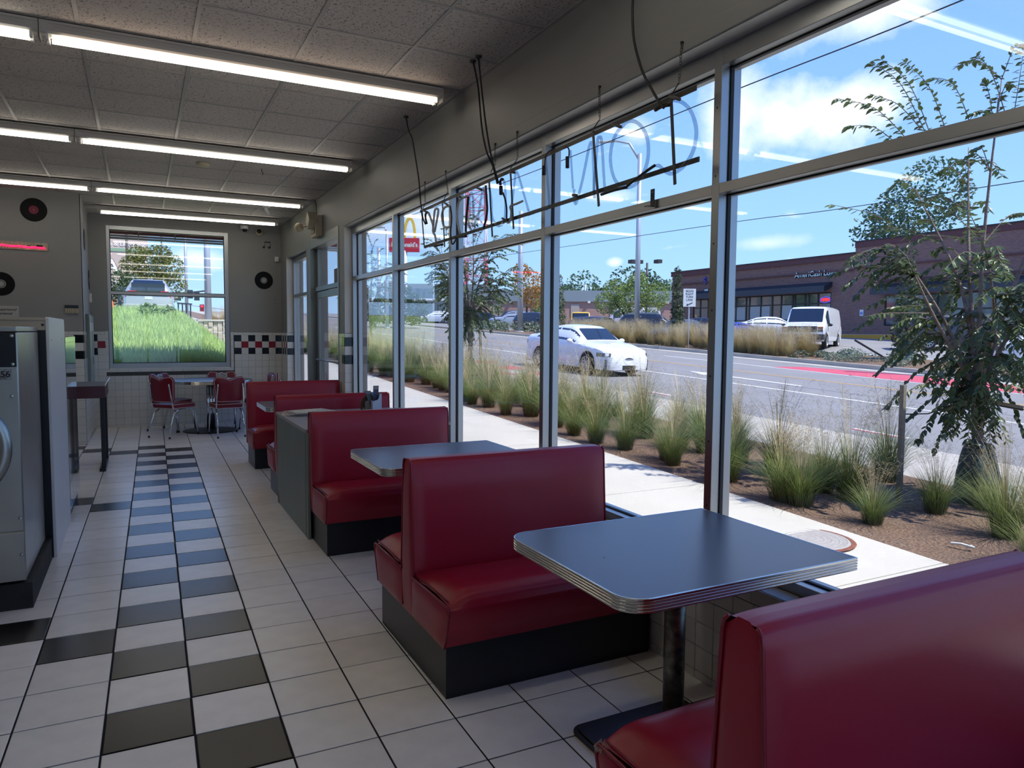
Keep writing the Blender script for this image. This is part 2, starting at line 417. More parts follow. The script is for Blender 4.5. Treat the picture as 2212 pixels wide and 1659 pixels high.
# ---- right wall (window side)
g = G(); XO = 2.42
g.box(WX, XO, -3.5, 12.95, 2.745, CZ + .12)              # header
g.box(WX, XO, -3.5, 8.55, -.1, .50)                      # low wall under the big window
g.box(WX, XO, 8.55, 8.80, -.1, 2.745); g.box(WX, XO, 10.57, 10.73, -.1, 2.745); g.box(WX, XO, 12.335, 12.95, -.1, 2.745)
g.box(WX, XO, 10.73, 12.335, -.1, .1); g.box(WX, XO, 10.73, 12.335, 2.715, 2.745)
g.box(WX, XO, -3.5, -2.12, .5, 2.745)
wr = struct('wall_right', g, M['paint'])
G().box(WX - .009, WX + .0, -3.5, 8.55, 2.745, 2.822).obj('plaster_band', M['paint'], wr, bevel=.006)
G().box(WX, 2.245, -3.5, 8.55, 2.741, 2.746).obj('plaster_soffit', M['paint_lit'], wr)
g = G(); g.box(WX + .0005, 2.245, 8.546, 8.551, 1.50, 2.742); g.box(WX + .0005, 2.26, 12.331, 12.336, 1.50, 2.716); g.obj('plaster_return', M['paint_lit'], wr)
# exterior canopy over the windows and its fascia
can = struct('trim_1', G().box(2.43, 3.55, -3.4, 13.0, 3.42, 3.56), mat('canopy_soffit', (190, 188, 182), .6))

# ---- wall tiles
TP = .1098
def wtile_mesh(name, w, h, m):
    a, b, t, c = w / 2 - .0011, h / 2 - .0011, .006, .0018        # in local x (across) and y (up), proud along +z
    return G().raw([(-a, -b, 0), (a, -b, 0), (a, b, 0), (-a, b, 0), (-a, -b, t - .0012), (a, -b, t - .0012), (a, b, t - .0012), (-a, b, t - .0012),
                    (-a + c, -b + c, t), (a - c, -b + c, t), (a - c, b - c, t), (-a + c, b - c, t)],
                   [(0, 1, 5, 4), (1, 2, 6, 5), (2, 3, 7, 6), (3, 0, 4, 7), (4, 5, 9, 8), (5, 6, 10, 9), (6, 7, 11, 10), (7, 4, 8, 11), (8, 9, 10, 11)]).mesh(name, m)
WT = {}
def wtile(parent, u, z, w, h, col, face, n='tile'):
    """a wall tile centred at u along the wall and z up; face = (rotation, point maker)"""
    k = (round(w, 4), round(h, 4), col)
    if k not in WT: WT[k] = wtile_mesh(n, w, h, M['tile_' + col])
    rot, P = face
    e = random.uniform(-.006, .006)
    return put(n, WT[k], P(u, z), parent, (rot[0] + e, rot[1], rot[2] + random.uniform(-.006, .006)))
F_FAR = (FY, lambda u, z: (u, FY0, z))
F_LEFT = (FY, lambda u, z: (u, 11.074, z))
F_RIGHT = (FX, lambda u, z: (WX, u, z))
rows = [(.0185, .037)] + [(.037 + TP * (k + .5), TP) for k in range(10)]          # up to 1.135
band = [(1.135 + .1055 * (k + .5), .1055) for k in range(3)]                        # checker band to 1.4515
top_z, top_h = 1.473, .044

# far wall
wfar = struct('wall_far', G().box(-.665, WX + .27, FY0, 13.05, -.1, .915).box(-.665, -.434, FY0, 13.05, .915, CZ + .1).box(1.324, WX + .27, FY0, 13.05, .915, CZ + .1).box(-.434, 1.324, FY0, 13.05, 3.128, CZ + .1), M['paint'])
G().box(-.664, WX, FY0 - .001, FY0 + .002, 0, .912).box(-.664, -.44, FY0 - .001, FY0 + .002, .912, 1.495).box(1.33, WX, FY0 - .001, FY0 + .002, .912, 1.495).obj('grout_bed', M['wgrout'], wfar)
c0 = 1.387 + TP / 2
for k in range(-19, 7):
    u = c0 + TP * k
    w = TP
    if u - TP / 2 < -.665: w = u + TP / 2 + .665; u = -.665 + w / 2
    if w < .02: continue
    if u + w / 2 > WX - .005: w = WX - .006 - (u - w / 2); u = WX - .006 - w / 2
    for i, (z, h) in enumerate(rows):
        if z + h / 2 > .908 and -.49 < u < 1.38: continue
        wtile(wfar, u, z, w, h, 'white', F_FAR)
    if -.49 < u < 1.38: continue
    for j, (z, h) in enumerate(band):
        col = 'white'
        if k >= 0: col = ('black' if k % 2 == 0 else 'white') if j != 1 else ('red' if k % 2 else 'white')
        else: col = ('black' if k == -19 else 'white') if j != 1 else ('red' if k == -18 else 'white')
        wtile(wfar, u, z, w, h, col, F_FAR)
    if k % 2 == 0 or k == 6: pass
def trim_run(parent, a, b, z, h, face, L=.154):
    n = max(1, round(abs(b - a) / L)); d = (b - a) / n
    for i in range(n): wtile(parent, a + d * (i + .5), z, abs(d), h, 'white', face, 'trim_tile')
trim_run(wfar, -.663, -.487, top_z, top_h, F_FAR); trim_run(wfar, 1.375, WX - .004, top_z, top_h, F_FAR)
trim_run(wfar, -.487, 1.375, .887, .046, F_FAR)
for z in [.91 + .118 * (k + .5) for k in range(5)]:
    wtile(wfar, -.464, z, .046, .118, 'white', F_FAR, 'trim_tile'); wtile(wfar, 1.352, z, .046, .118, 'white', F_FAR, 'trim_tile')

# left wall (faces the camera, behind the machines) and the short return into the dining corner
wl = struct('wall_left', G().box(-4.5, -.665, 11.074, 11.2, -.1, CZ + .1), M['paint'])
G().box(-4.4, -.6655, 11.071, 11.075, 0, 1.495).obj('grout_bed', M['wgrout'], wl)
for k in range(6):
    u = -.667 - TP * (k + .5)
    for z, h in rows: wtile(wl, u, z, TP, h, 'white', F_LEFT)
    for j, (z, h) in enumerate(band): wtile(wl, u, z, TP, h, ('black' if k % 2 == 0 else 'white') if j != 1 else ('red' if k % 2 else 'white'), F_LEFT)
trim_run(wl, -.667, -1.32, top_z, top_h, F_LEFT)
wret = struct('wall_left_return', G().box(-.8, -.665, 11.075, 13.05, -.1, CZ + .1), M['paint'])
g = G()
nr = 16; tpw = (FY0 - 11.075) / nr
def addt(g, y, z, w, h, x, t=.005):     # tile facing +X on plane x
    g.box(x, x + t, y - w / 2 + .001, y + w / 2 - .001, z - h / 2 + .001, z + h / 2 - .001)
G().box(-.666, -.664, 11.076, FY0, 0, 1.495).obj('grout_bed', M['wgrout'], wret)
for k in range(nr):
    y = 11.075 + tpw * (k + .5)
    g.cm = 0
    for z, h in rows: addt(g, y, z, tpw, h, -.664)
    for j, (z, h) in enumerate(band):
        g.cm = (1 if k % 2 == 0 else 0) if j != 1 else (2 if k % 2 else 0); addt(g, y, z, tpw, h, -.664)
    g.cm = 0; addt(g, y, top_z, tpw, top_h, -.664)
o = g.obj('tile_field', [M['tile_white'], M['tile_black'], M['tile_red']], wret); o['kind'] = 'stuff'

# right wall: low wall tiles, the pier by the door and the corner
yj = [2.51 + TP * k for k in range(-15, 5)]
lr = [(.0185, .037), (.037 + TP * .5, TP), (.037 + TP * 1.5, TP), (.037 + TP * 2.5, TP), (.405, .074)]
G().box(WX - .001, WX + .002, -3.4, 8.55, 0, .508).obj('grout_bed', M['wgrout'], wr)
for y in yj:
    for z, h in lr: wtile(wr, y + TP / 2, z, TP, h, 'white', F_RIGHT)
trim_run(wr, 2.08 - .154 * 9, 2.08 + .154 * 6, .476, .064, F_RIGHT)
g = G()
def addr(g, y, z, w, h, x=WX, t=.006): g.box(x - t, x, y - w / 2 + .001, y + w / 2 - .001, z - h / 2 + .001, z + h / 2 - .001)
for k in range(52):
    for z, h in lr: addr(g, yj[-1] + TP * (k + 1.5), z, TP, h)
    addr(g, yj[-1] + TP * (k + 1.5), .476, TP, .064)
for k in range(35):
    for z, h in lr: addr(g, yj[0] - TP * (k + .5), z, TP, h)
    addr(g, yj[0] - TP * (k + .5), .476, TP, .064)
o = g.obj('tile_field', M['tile_white'], wr); o['kind'] = 'stuff'
# sill tiles
for k in range(70):
    y = 2.08 - .154 * 20 + .154 * (k + .5)
    if y > 8.5: break
    k2 = (.154, .086, 'sill')
    if k2 not in WT: WT[k2] = wtile_mesh('sill_tile', .154, .088, M['tile_white'])
    put('sill_tile', WT[k2], (2.196, y, .5025), wr, (0, 0, PI / 2))
def pier(y0, y1, seq):
    n = max(1, round((y1 - y0) / TP)); d = (y1 - y0) / n
    for k in range(n):
        y = y0 + d * (k + .5)
        for z, h in rows: wtile(wr, y, z, d, h, 'white', F_RIGHT)
        for j, (z, h) in enumerate(band): wtile(wr, y, z, d, h, seq(k, j), F_RIGHT)
        wtile(wr, y, top_z, d, top_h, 'white', F_RIGHT)
pier(8.552, 8.80, lambda k, j: ('white' if k % 2 else 'black') if j != 1 else 'white')
pier(12.34, FY0 - .008, lambda k, j: ('black' if k % 2 else 'white') if j != 1 else ('white' if k % 2 else 'red'))
# tiles on the two window returns that face down the room
def ret(y, x0, x1):
    face = (FY, lambda u, z: (u, y, z)); w = x1 - x0
    for z, h in rows: wtile(wr, (x0 + x1) / 2, z, w, h, 'white', face)
    for j, (z, h) in enumerate(band): wtile(wr, (x0 + x1) / 2, z, w, h, 'black' if j != 1 else 'white', face)
    wtile(wr, (x0 + x1) / 2, top_z, w, top_h, 'white', face)
ret(8.549, WX - .004, 2.242); ret(12.334, WX - .004, 2.256)

# remaining walls of the laundry, out of view behind and to the left of the camera
BW0, BW1, BZ0, BZ1 = -.75, 2.1, .06, 3.12
struct('wall_back', G().box(-4.6, 2.4, -3.62, -3.5, -.1, BZ0).box(-4.6, 2.4, -3.62, -3.5, BZ1, CZ + .1).box(-4.6, BW0, -3.62, -3.5, BZ0, BZ1).box(BW1, 2.4, -3.62, -3.5, BZ0, BZ1), M['paint'])
w4 = thing('added_window', None, None, (.6, -3.55, BZ0)); w4['kind'] = 'structure'  # unseen window added to the back wall to bring daylight into the room
for k in range(4):
    x = BW0 + .95 * k - (.05 if k == 3 else 0); G().box(x, x + .05, -3.6, -3.5, BZ0, BZ1).obj('mullion', M['alu'], w4)
    if k < 3: G().box(x + .05, x + .95, -3.56, -3.555, BZ0 + .05, BZ1 - .05).obj('pane', M['glass'], w4)
for z in (BZ0, BZ1 - .05): G().box(BW0, BW1, -3.6, -3.5, z, z + .05).obj('rail', M['alu'], w4)
struct('wall_side', G().box(-4.62, -4.5, -3.6, 11.2, -.1, CZ + .1), M['paint'])
struct('roof', G().box(-4.6, 2.42, -3.6, 13.05, CZ + .16, CZ + .4), mat('roof_membrane', (90, 88, 84), .9))

# ---- storefront window: aluminium frame and panes
win = thing('window_1', None, None, (2.24, 2.45, .508)); win['kind'] = 'structure'
muls = [-2.12, -.61, .91, 2.43, 3.95, 5.475, 6.96, 8.505]
def member(name, *b, m=None): return G().box(*b).obj(name, m or M['alu'], win, bevel=.0015, seg=1)
for y in muls: member('mullion', 2.24, 2.352, y, y + .045, .508, 2.742)
def sp(y0, y1):
    y0 += .0451; y1 -= .0001
    member('bottom_rail', 2.241, 2.351, y0, y1, .509, .552); member('transom', 2.241, 2.351, y0, y1, 2.122, 2.166); member('head_rail', 2.241, 2.351, y0, y1, 2.662, 2.742)
    for z0, z1 in ((.552, 2.122), (2.166, 2.662)):
        G().box(2.295, 2.300, y0, y1, z0, z1).obj('pane', M['glass'], win)
        g = G()
        for a, b, c, d in ((y0, y0 + .006, z0, z1), (y1 - .006, y1, z0, z1), (y0, y1, z0, z0 + .006), (y0, y1, z1 - .006, z1)): g.box(2.288, 2.3065, a, b, c, d)
        g.obj('gasket', M['gasket'], win)
for a, b in zip(muls[:-1], muls[1:]): sp(a, b)
hole = mat('screw_hole', (6, 6, 7), .8)
for y in muls[2:6]:
    for k in range(7): G().lathe([(0, 0), (.0045, 0)], (2.2395, y + .0225, .75 + .29 * k), 8, 'x').obj('screw', hole, win)

# small angle brackets screwed to the transom
def bracket(y, label):
    t = thing('angle_bracket', label, 'bracket', (2.232, y, 2.14))
    G().box(2.226, 2.230, y - .014, y + .014, 2.132, 2.215).box(2.19, 2.230, y - .014, y + .014, 2.128, 2.132).obj('plate', M['blackm'], t)
    G().lathe([(0, 0), (.004, 0)], (2.2255, y, 2.2), 8, 'x').obj('screw_hole', M['white'], t)
bracket(2.872, 'small dark steel angle bracket standing on the window transom under the hanging sign')

# ---- far window
w2 = thing('window_2', None, None, (.44, FY0 + .05, .915)); w2['kind'] = 'structure'
def fm(name, *b, m=None): return G().box(*b).obj(name, m or M['alu'], w2, bevel=.0015, seg=1)
fm('jamb', -.434, -.389, 12.88, 12.98, .915, 3.128); fm('jamb', 1.26, 1.324, 12.88, 12.98, .915, 3.128)
fm('bottom_rail', -.389, 1.26, 12.88, 12.98, .915, 1.0); fm('head_rail', -.389, 1.26, 12.88, 12.98, 3.066, 3.128); fm('transom', -.389, 1.26, 12.88, 12.98, 2.072, 2.12)
for z0, z1 in ((1.0, 2.072), (2.12, 3.066)):
    G().box(-.389, 1.26, 12.93, 12.935, z0, z1).obj('pane', M['glass'], w2)
    g = G()
    for a, b, c, d in ((-.389, -.380, z0, z1), (1.251, 1.26, z0, z1), (-.389, 1.26, z0, z0 + .009), (-.389, 1.26, z1 - .009, z1)): g.box(a, b, 12.922, 12.94, c, d)
    g.obj('gasket', M['gasket'], w2)
fm('sill', -.434, 1.324, 12.84, 12.88, .908, .92, m=M['white'])

# ---- glazed door and its frame
dr = thing('door_1', None, None, (2.24, 9.7, 0)); dr['kind'] = 'structure'
def dm(name, *b, m=None, p=None): return G().box(*b).obj(name, m or M['alu_dark'], p or dr, bevel=.002, seg=1)
dm('frame', 2.145, 2.30, 8.80, 8.86, 0, 2.79); dm('frame', 2.145, 2.30, 10.42, 10.57, 0, 2.79); dm('frame', 2.145, 2.30, 8.86, 10.42, 2.66, 2.79)
dm('transom_bar', 2.20, 2.29, 8.86, 10.42, 2.075, 2.135)
leaf = dm('door_leaf', 2.215, 2.26, 8.87, 8.98, .02, 2.065); dm('stile', 2.215, 2.26, 10.24, 10.41, .02, 2.065, p=leaf); dm('rail', 2.215, 2.26, 8.98, 10.24, 1.98, 2.065, p=leaf); dm('rail', 2.215, 2.26, 8.98, 10.24, .02, .25, p=leaf)
G().box(2.236, 2.240, 8.98, 10.24, .25, 1.98).obj('pane', M['glass'], leaf)
G().box(2.246, 2.250, 8.90, 10.36, 2.135, 2.66).obj('transom_pane', M['glass'], dr)
dm('transom_stile', 2.22, 2.28, 10.30, 10.42, 2.135, 2.66)
G().tube([(2.215, 10.22, 1.13), (2.17, 10.2, 1.135), (2.17, 9.0, 1.135), (2.215, 8.98, 1.13)], .014, 8).obj('push_bar', M['steel'], leaf, smooth=True)
G().box(2.238, 2.244, 9.12, 9.42, 2.14, 2.32).obj('notice', mat('grey_notice', (110, 110, 106), .7), dr)
# ---- narrow window left of the door
w3 = thing('window_3', None, None, (2.28, 11.5, .1)); w3['kind'] = 'structure'
def nm_(name, *b): return G().box(*b).obj(name, M['alu'], w3, bevel=.0015, seg=1)
nm_('jamb', 2.256, 2.35, 12.285, 12.333, .1, 2.714); nm_('jamb', 2.256, 2.35, 10.735, 10.79, .1, 2.714); nm_('transom', 2.256, 2.35, 10.79, 12.285, 2.07, 2.12); nm_('head_rail', 2.256, 2.35, 10.79, 12.285, 2.64, 2.714); nm_('bottom_rail', 2.256, 2.35, 10.79, 12.285, .1, .18)
for z0, z1 in ((.18, 2.07), (2.12, 2.64)): G().box(2.30, 2.305, 10.79, 12.285, z0, z1).obj('pane', M['glass'], w3)

# ================================================================== CEILING FIXTURES
M['tube'] = mat('lit_fluorescent_tube', (255, 250, 238), .4, emit=((255, 247, 232), TUBE_LIGHT))
M['tubew'] = mat('lit_warm_fluorescent_tube', (255, 240, 225), .4, emit=((255, 230, 208), TUBE_LIGHT * .85))
M['fix'] = mat('white_enamel_fixture', (176, 174, 168), .35)
def fixture(x0, x1, y, label, dead=False, warm=(0, 0), endl=True):
    t = thing('ceiling_light', label, 'light', ((x0 + x1) / 2, y + .06, CZ - .08), group='fluorescent ceiling lights')
    g = G(); zt, zb = CZ - .008, CZ - .075
    g.prism([(y, zt), (y, zt - .012), (y + .008, zt - .016), (y + .012, zb + .012), (y + .022, zb), (y + .108, zb), (y + .118, zb + .012), (y + .122, zt - .016), (y + .13, zt - .012), (y + .13, zt)], 'x', x0, x1)
    g.obj('housing', M['fix'], t, bevel=.002, seg=1)
    g = G()
    for zz in (zb + .045, zb + .033): g.box(x0 + .06, x1 - .06, y + .0055, y + .012, zz, zz + .003)
    g.obj('stamped_rib', M['fix'], t)
    for k, (yy, wm) in enumerate(((y + .03, warm[0]), (y + .1, warm[1]))):
        a = x0 + .055 + (.045 if dead and k == 0 else 0)
        G().cyl((a, yy, zb - .018), (x1 - .05, yy, zb - .018), .0127, 12).obj('tube', M['tubew'] if wm else M['tube'], t, smooth=True)
        for xx in (x0 + .03, x1 - .045):
            G().box(xx, xx + .016, yy - .016, yy + .016, zb - .036, zb).obj('lampholder', M['white'], t, bevel=.003, seg=1)
    for xx in (x0, x1 - .004): G().box(xx, xx + .004, y + .004, y + .126, zb - .03, zt).obj('end_plate', M['fix'], t)
ys_ = [5.0, 7.53, 10.05]
names = ['nearest row in view', 'second row in view', 'third row in view']
for y, n in zip(ys_, names):
    fixture(-.470, 1.99, y, 'twin tube ceiling light, %s, longer one ending by the window wall' % n, dead=True, warm=(1, 0) if y == 5.0 else (0, 0))
    fixture(-2.94, -.474, y, 'twin tube ceiling light, %s, cut off by the left edge' % n, warm=(0, 1) if y == 5.0 else (0, 0))
fixture(-.5, 1.96, 11.9, 'twin tube ceiling light in front of the far window, last before the far wall')
for y in (2.46, -.1):
    fixture(-.470, 1.99, y, 'twin tube ceiling light overhead, seen only as a streak in the window panes'); fixture(-2.94, -.474, y, 'twin tube ceiling light overhead, seen only as a streak in the window panes')

t = thing('smoke_detector', 'cream round smoke detector on the ceiling past the second light row', 'detector', (.64, 8.44, CZ))
G().lathe([(0, -.035), (.045, -.034), (.058, -.02), (.062, 0)], (.64, 8.44, CZ), 24).obj('cover', M['cream'], t, smooth=True); G().lathe([(.062, -.008), (.07, -.008), (.07, 0)], (.64, 8.44, CZ), 24).obj('base_ring', M['cream'], t)
t = thing('ceiling_hook', 'tiny black hook hanging from a ceiling tile', 'hook', (1.22, 8.4, CZ)); G().tube([(1.22, 8.4, CZ), (1.22, 8.4, CZ - .03), (1.235, 8.4, CZ - .05), (1.225, 8.4, CZ - .065)], .004, 6).obj('wire', M['black'], t)
t = thing('ceiling_camera', 'small white bullet camera bracket on the ceiling near the third light row', 'camera', (1.625, 10.8, CZ))
G().lathe([(0, -.02), (.05, -.02), (.055, 0)], (1.625, 10.8, CZ), 20).obj('mount', M['white'], t, smooth=True); G().cyl((1.6, 10.75, CZ - .03), (1.66, 10.86, CZ - .10), .025, 14).obj('lens_body', M['white'], t, smooth=True)
t = thing('ceiling_vent', 'long pale louvred vent lying along the ceiling edge above the far window', 'vent', (.4, 12.7, CZ))
G().box(-.2, 1.0, 12.56, 12.82, CZ - .012, CZ).obj('vent_frame', M['tbar'], t)
for k in range(9): G().box(-.18, .98, 12.585 + k * .026, 12.60 + k * .026, CZ - .018, CZ - .012).obj('slat', mat('vent_slat', (120, 120, 116), .5), t)
# ================================================================== BOOTHS
def puff(u, v, p=8): return (1 - abs(2 * u - 1) ** p) * (1 - abs(2 * v - 1) ** p)
BL = 1.06                                             # length of a bench, aisle end at local x = 0
def seat_part(t, s, single=0):
    """one bench cushion; s=-1 opens towards -Y, +1 towards +Y; the back's middle is local y = 0"""
    yf, yb, zt = .515, .07, .425
    prof = [(.458, .226), (.492, .30), (.508, .37), (.515, .405), (.511, .425), (.497, .437), (.46, .446), (.36, .452), (.24, .448), (.13, .436), (.07, .425)]
    def fn(u, v):
        i = v * (len(prof) - 1); k = min(int(i), len(prof) - 2); f = i - k
        y = prof[k][0] * (1 - f) + prof[k + 1][0] * f; z = prof[k][1] * (1 - f) + prof[k + 1][1] * f
        edge = min(u, 1 - u) / .12; e = 1 - max(0, 1 - edge) ** 2.2
        crown = max(0, min(1, (v - .28) / .12)) * (1 - max(0, (v - .85) / .15))
        z = z - .030 * (1 - e) * crown + .02 * e * crown * math.sin(PI * min(1, max(0, (v - .3) / .7)))
        fr = 1 - min(1, max(0, (v - .1) / .3)); y = y + .012 * e * math.sin(PI * min(1, v / .42)) * (1 if v < .42 else 0)
        return (.012 + u * (BL - .02), s * y, z)
    G().grid(fn, 40, 40).obj('seat', M['red'], t, smooth=True)
    poly = [(.07, .40), (.507, .409), (.513, .38), (.458, .222), (.07, .222)]
    g = G(); n = 6
    def ef(u, v):      # the vertical end panel, slightly stuffed
        yy = .07 + u * ((.506 if v > .85 else .455 + (v / .85) * .055) - .07); z = .222 + v * (.404 - .222) * (1 if u < .9 else 1)
        return (.006 - .012 * puff(u, v, 6), s * yy, z)
    g.grid(ef, 14, 10); g.obj('end_panel', M['red'], t, smooth=True)
    G().tube([(.004, s * .075, .407), (.003, s * .3, .412), (.003, s * .495, .414), (.004, s * .511, .404), (.006, s * .513, .38), (.007, s * .49, .30), (.008, s * .460, .224)], .0055, 8).obj('piping', M['redpipe'], t, smooth=True)
    G().tube([(.014, s * .075, .424), (.013, s * .3, .432), (.013, s * .485, .43)], .0035, 6).obj('seam', M['redpipe'], t, smooth=True)
def booth(yc, kind, label):
    t = thing('booth_bench', label, 'booth', (1.065, yc, 0), group='red vinyl booths along the window', local=True)
    s_ = {'double': (-1, 1), 'front': (-1,), 'rear': (1,)}[kind]
    b0 = -.445 if -1 in s_ else -.10; b1 = .445 if 1 in s_ else .10
    G().box(.022, BL, b0, b1, 0, .238).obj('base', M['kick'], t, bevel=.002, seg=1)
    hw = [(.225, .088), (.42, .088), (.60, .074), (.80, .062), (.90, .056), (.925, .05), (.936, .035), (.938, 0)]
    def half(z):
        for (z0, a), (z1, b) in zip(hw[:-1], hw[1:]):
            if z <= z1: return a + (b - a) * (z - z0) / (z1 - z0)
        return 0
    zs = [.225, .3, .4, .5, .6, .7, .8, .86, .9, .918, .93, .936, .938]
    def back(sg):
        def fn(u, v):
            i = v * (len(zs) - 1); k = min(int(i), len(zs) - 2); f = i - k; z = zs[k] * (1 - f) + zs[k + 1] * f
            e = 1 - max(0, 1 - min(u, 1 - u) / .07) ** 2.0
            h = half(z) + .016 * e * smoothstep(.225, .5, z) * (1 - smoothstep(.80, .938, z))
            return (.012 + u * (BL - .022), sg * h, z - .004 * (1 - e) * smoothstep(.88, .938, z))
        return fn
    for sg in (-1, 1):
        g = G()
        if sg in s_: g.grid(back(sg), 36, 36)
        else:
            g.grid(lambda u, v: (.012 + u * (BL - .022), sg * half(.225 + .713 * v), .225 + .713 * v), 2, 30)
        g.obj('backrest' if sg in s_ else 'back_panel', M['red'], t, smooth=True)
    def endp(x, sx):
        def fn(u, v):
            z = .215 + .722 * v; h = half(max(.225, min(z, .937))) - .002
            return (x + sx * .010 * puff(u, v, 5), (2 * u - 1) * h, z)
        G().grid(fn, 10, 26).obj('back_end', M['red'], t, smooth=True)
    endp(.012, -1); endp(BL - .01, 1)
    for sg in (-1, 1):
        pts = [(.008, sg * (half(z) - .001), z) for z in (.225, .35, .45, .55, .65, .75, .85, .90, .922, .932)]
        G().tube(pts, .005, 8).obj('piping', M['redpipe'], t, smooth=True)
        pts = [(BL - .008, sg * (half(z) - .001), z) for z in (.5, .65, .75, .85, .90, .922, .932)]
        G().tube(pts, .005, 6).obj('piping', M['redpipe'], t, smooth=True)
    for sg in s_: seat_part(t, sg)
    return t
bE = booth(1.062, 'double', 'red vinyl booth nearest the camera, torn at its seat corner')
G().raw([(.0, .45, .404), (.0, .513, .404), (.012, .516, .43), (.02, .47, .437)], [(0, 1, 2, 3)])
g = G(); g.grid(lambda u, v: (-.0035 + .012 * v, .478 + .038 * u - .02 * v * u, .398 + .028 * v + .006 * math.sin(9 * u)), 6, 4); g.obj('torn_patch', mat('torn_vinyl_backing', (150, 128, 122), .9, noise=(180, .35)), bE)
booth(3.145, 'double', 'red vinyl double booth between the two nearest grey tables')
booth(5.285, 'front', 'red vinyl single booth backed against the grey counter, facing the camera')
booth(6.79, 'rear', 'red vinyl single booth behind the grey counter, only its back top and seat end showing')
booth(8.76, 'front', 'red vinyl single booth farthest from the camera, beside the round table')

# ================================================================== TABLES
def table(y0, y1, x0, x1, label, zt=.762):
    yc, xc = (y0 + y1) / 2, 1.69
    t = thing('booth_table', label, 'table', (xc, yc, 0), group='grey booth tables with ribbed metal edges')
    out = rr(x0, x1, y0, y1, (.085, .004, .004, .085), 8); n = len(out)
    def off(d):
        r = []
        for i, p in enumerate(out):
            a, b = Vector(out[i - 1]), Vector(out[(i + 1) % n]); dd = (b - a).normalized(); r.append((p[0] - dd.y * -d, p[1] - dd.x * d))
        return r
    g = G(); g.prism(off(-.004), 'z', zt - .006, zt); g.obj('tabletop', M['lam'], t)
    G().prism(off(-.012), 'z', zt - .04, zt - .006).obj('core', M['black'], t)
    prof = [(-.004, .0005), (.0, .001), (.0012, -.001), (.0012, -.005)]
    z = -.005
    for k in range(4): prof += [(-.0012, z - .001), (-.0012, z - .002), (.0016, z - .004), (.0018, z - .0062), (.0012, z - .0082)]; z -= .0092
    prof += [(.0, z - .001), (-.006, z - .001)]
    v = []; f = []; m = len(prof)
    rings = [off(d) for d, _ in prof]
    for i in range(n):
        for j in range(m): v.append((rings[j][i][0], rings[j][i][1], zt + prof[j][1]))
    for i in range(n):
        for j in range(m - 1): f.append((i * m + j, i * m + j + 1, ((i + 1) % n) * m + j + 1, ((i + 1) % n) * m + j))
    G().raw(v, f).obj('metal_edge', M['chrome'], t)
    G().cyl((xc, yc, .02), (xc, yc, zt - .04), .038, 28).obj('pole', M['pole'], t, smooth=True)
    g = G(); g.prism(rr(xc - .27, xc + .27, yc - .28, yc + .28, (.05,) * 4), 'z', 0, .014); g.prism(rr(xc - .255, xc + .255, yc - .265, yc + .265, (.045,) * 4), 'z', .014, .022); g.lathe([(.06, .022), (.05, .04), (.0, .04)], (xc, yc, 0), 24)
    g.obj('base_plate', M['blackm'], t, bevel=.003, seg=1)
    G().box(xc - .2, xc + .2, yc - .05, yc + .05, zt - .046, zt - .04).obj('top_bracket', M['blackm'], t)
    return t
table(1.612, 2.385, 1.20, 2.148, 'grey laminate booth table nearest the camera, with a ribbed metal edge')
table(3.81, 4.585, 1.165, 2.148, 'grey laminate booth table behind the nearest double booth')
table(7.40, 8.16, 1.085, 2.148, 'grey laminate booth table beside the farthest booth, mostly hidden')
# crumb on the near table
t = thing('crumb', 'tiny white crumb lying on the nearest grey table', 'crumb', (1.372, 1.99, .762)); G().ball((1.372, 1.99, .7635), .0022, 6, 4).obj('crumb_piece', M['white'], t)

# ================================================================== COUNTER
M['green'] = mat('grey_green_laminate', (112, 122, 116), .45, noise=(4, .08))
t = thing('counter', 'grey green laminate counter between two booth backs', 'counter', (1.6, 6, 0))
G().box(1.055, 1.075, 5.30, 6.62, 0, .775).obj('side_panel', M['green'], t, bevel=.0015, seg=1)
G().box(1.055, 2.10, 5.36, 6.68, .775, .80).obj('countertop', mat('worn_grey_countertop', (150, 148, 150), .35, noise=(8, .06)), t, bevel=.001, seg=1)
G().box(1.075, 2.10, 5.40, 6.60, .05, .775).obj('body', M['green'], t)
G().box(1.0535, 1.0555, 5.37, 5.373, .0, .775).obj('edge_seam', M['black'], t)
g = G(); g.prism([(6.617, .0), (6.54, .0), (6.545, .05), (6.575, .10), (6.617, .115)], 'x', 1.0535, 1.0552); g.obj('chipped_corner', mat('bare_particle_board', (120, 98, 88), .9, noise=(60, .2)), t)
G().box(2.10, 2.20, 5.37, 6.60, .778, .80).obj('return_shelf', MATS['worn_grey_countertop'], t)
# magazines, fanned in a low stack
paper = [mat('magazine_page_%s' % n, c, .5, noise=(26, .35, 6)) for n, c in (('pale', (196, 190, 182)), ('rose', (190, 172, 166)), ('grey', (150, 150, 158)), ('cream', (205, 200, 180)))]
covers = ['cream fanned magazine at the bottom of the stack', 'grey fanned magazine second from the bottom', 'rose tinted fanned magazine in the middle of the stack', 'pale fanned magazine second from the top', 'printed magazine with a slipped cover on top of the stack']
for k in range(5):
    t = thing('magazine', covers[k] + ' on the grey counter', 'magazine', (1.24, 6.48, .80 + .006 * k), -.15 + .11 * k, 'fanned magazines on the counter', local=True)
    g = G(); g.grid(lambda u, v: (-.16 + .32 * u + .012 * k, -.2 + .27 * v - .01 * k, .0055 + .006 * math.sin(2.2 * u + k) * v), 6, 4); g.obj('cover', paper[k % 4], t)
    G().box(-.16 + .012 * k, .16 + .012 * k, -.2 - .01 * k, .07 - .01 * k, .0, .0045).obj('pages', paper[(k + 3) % 4], t)
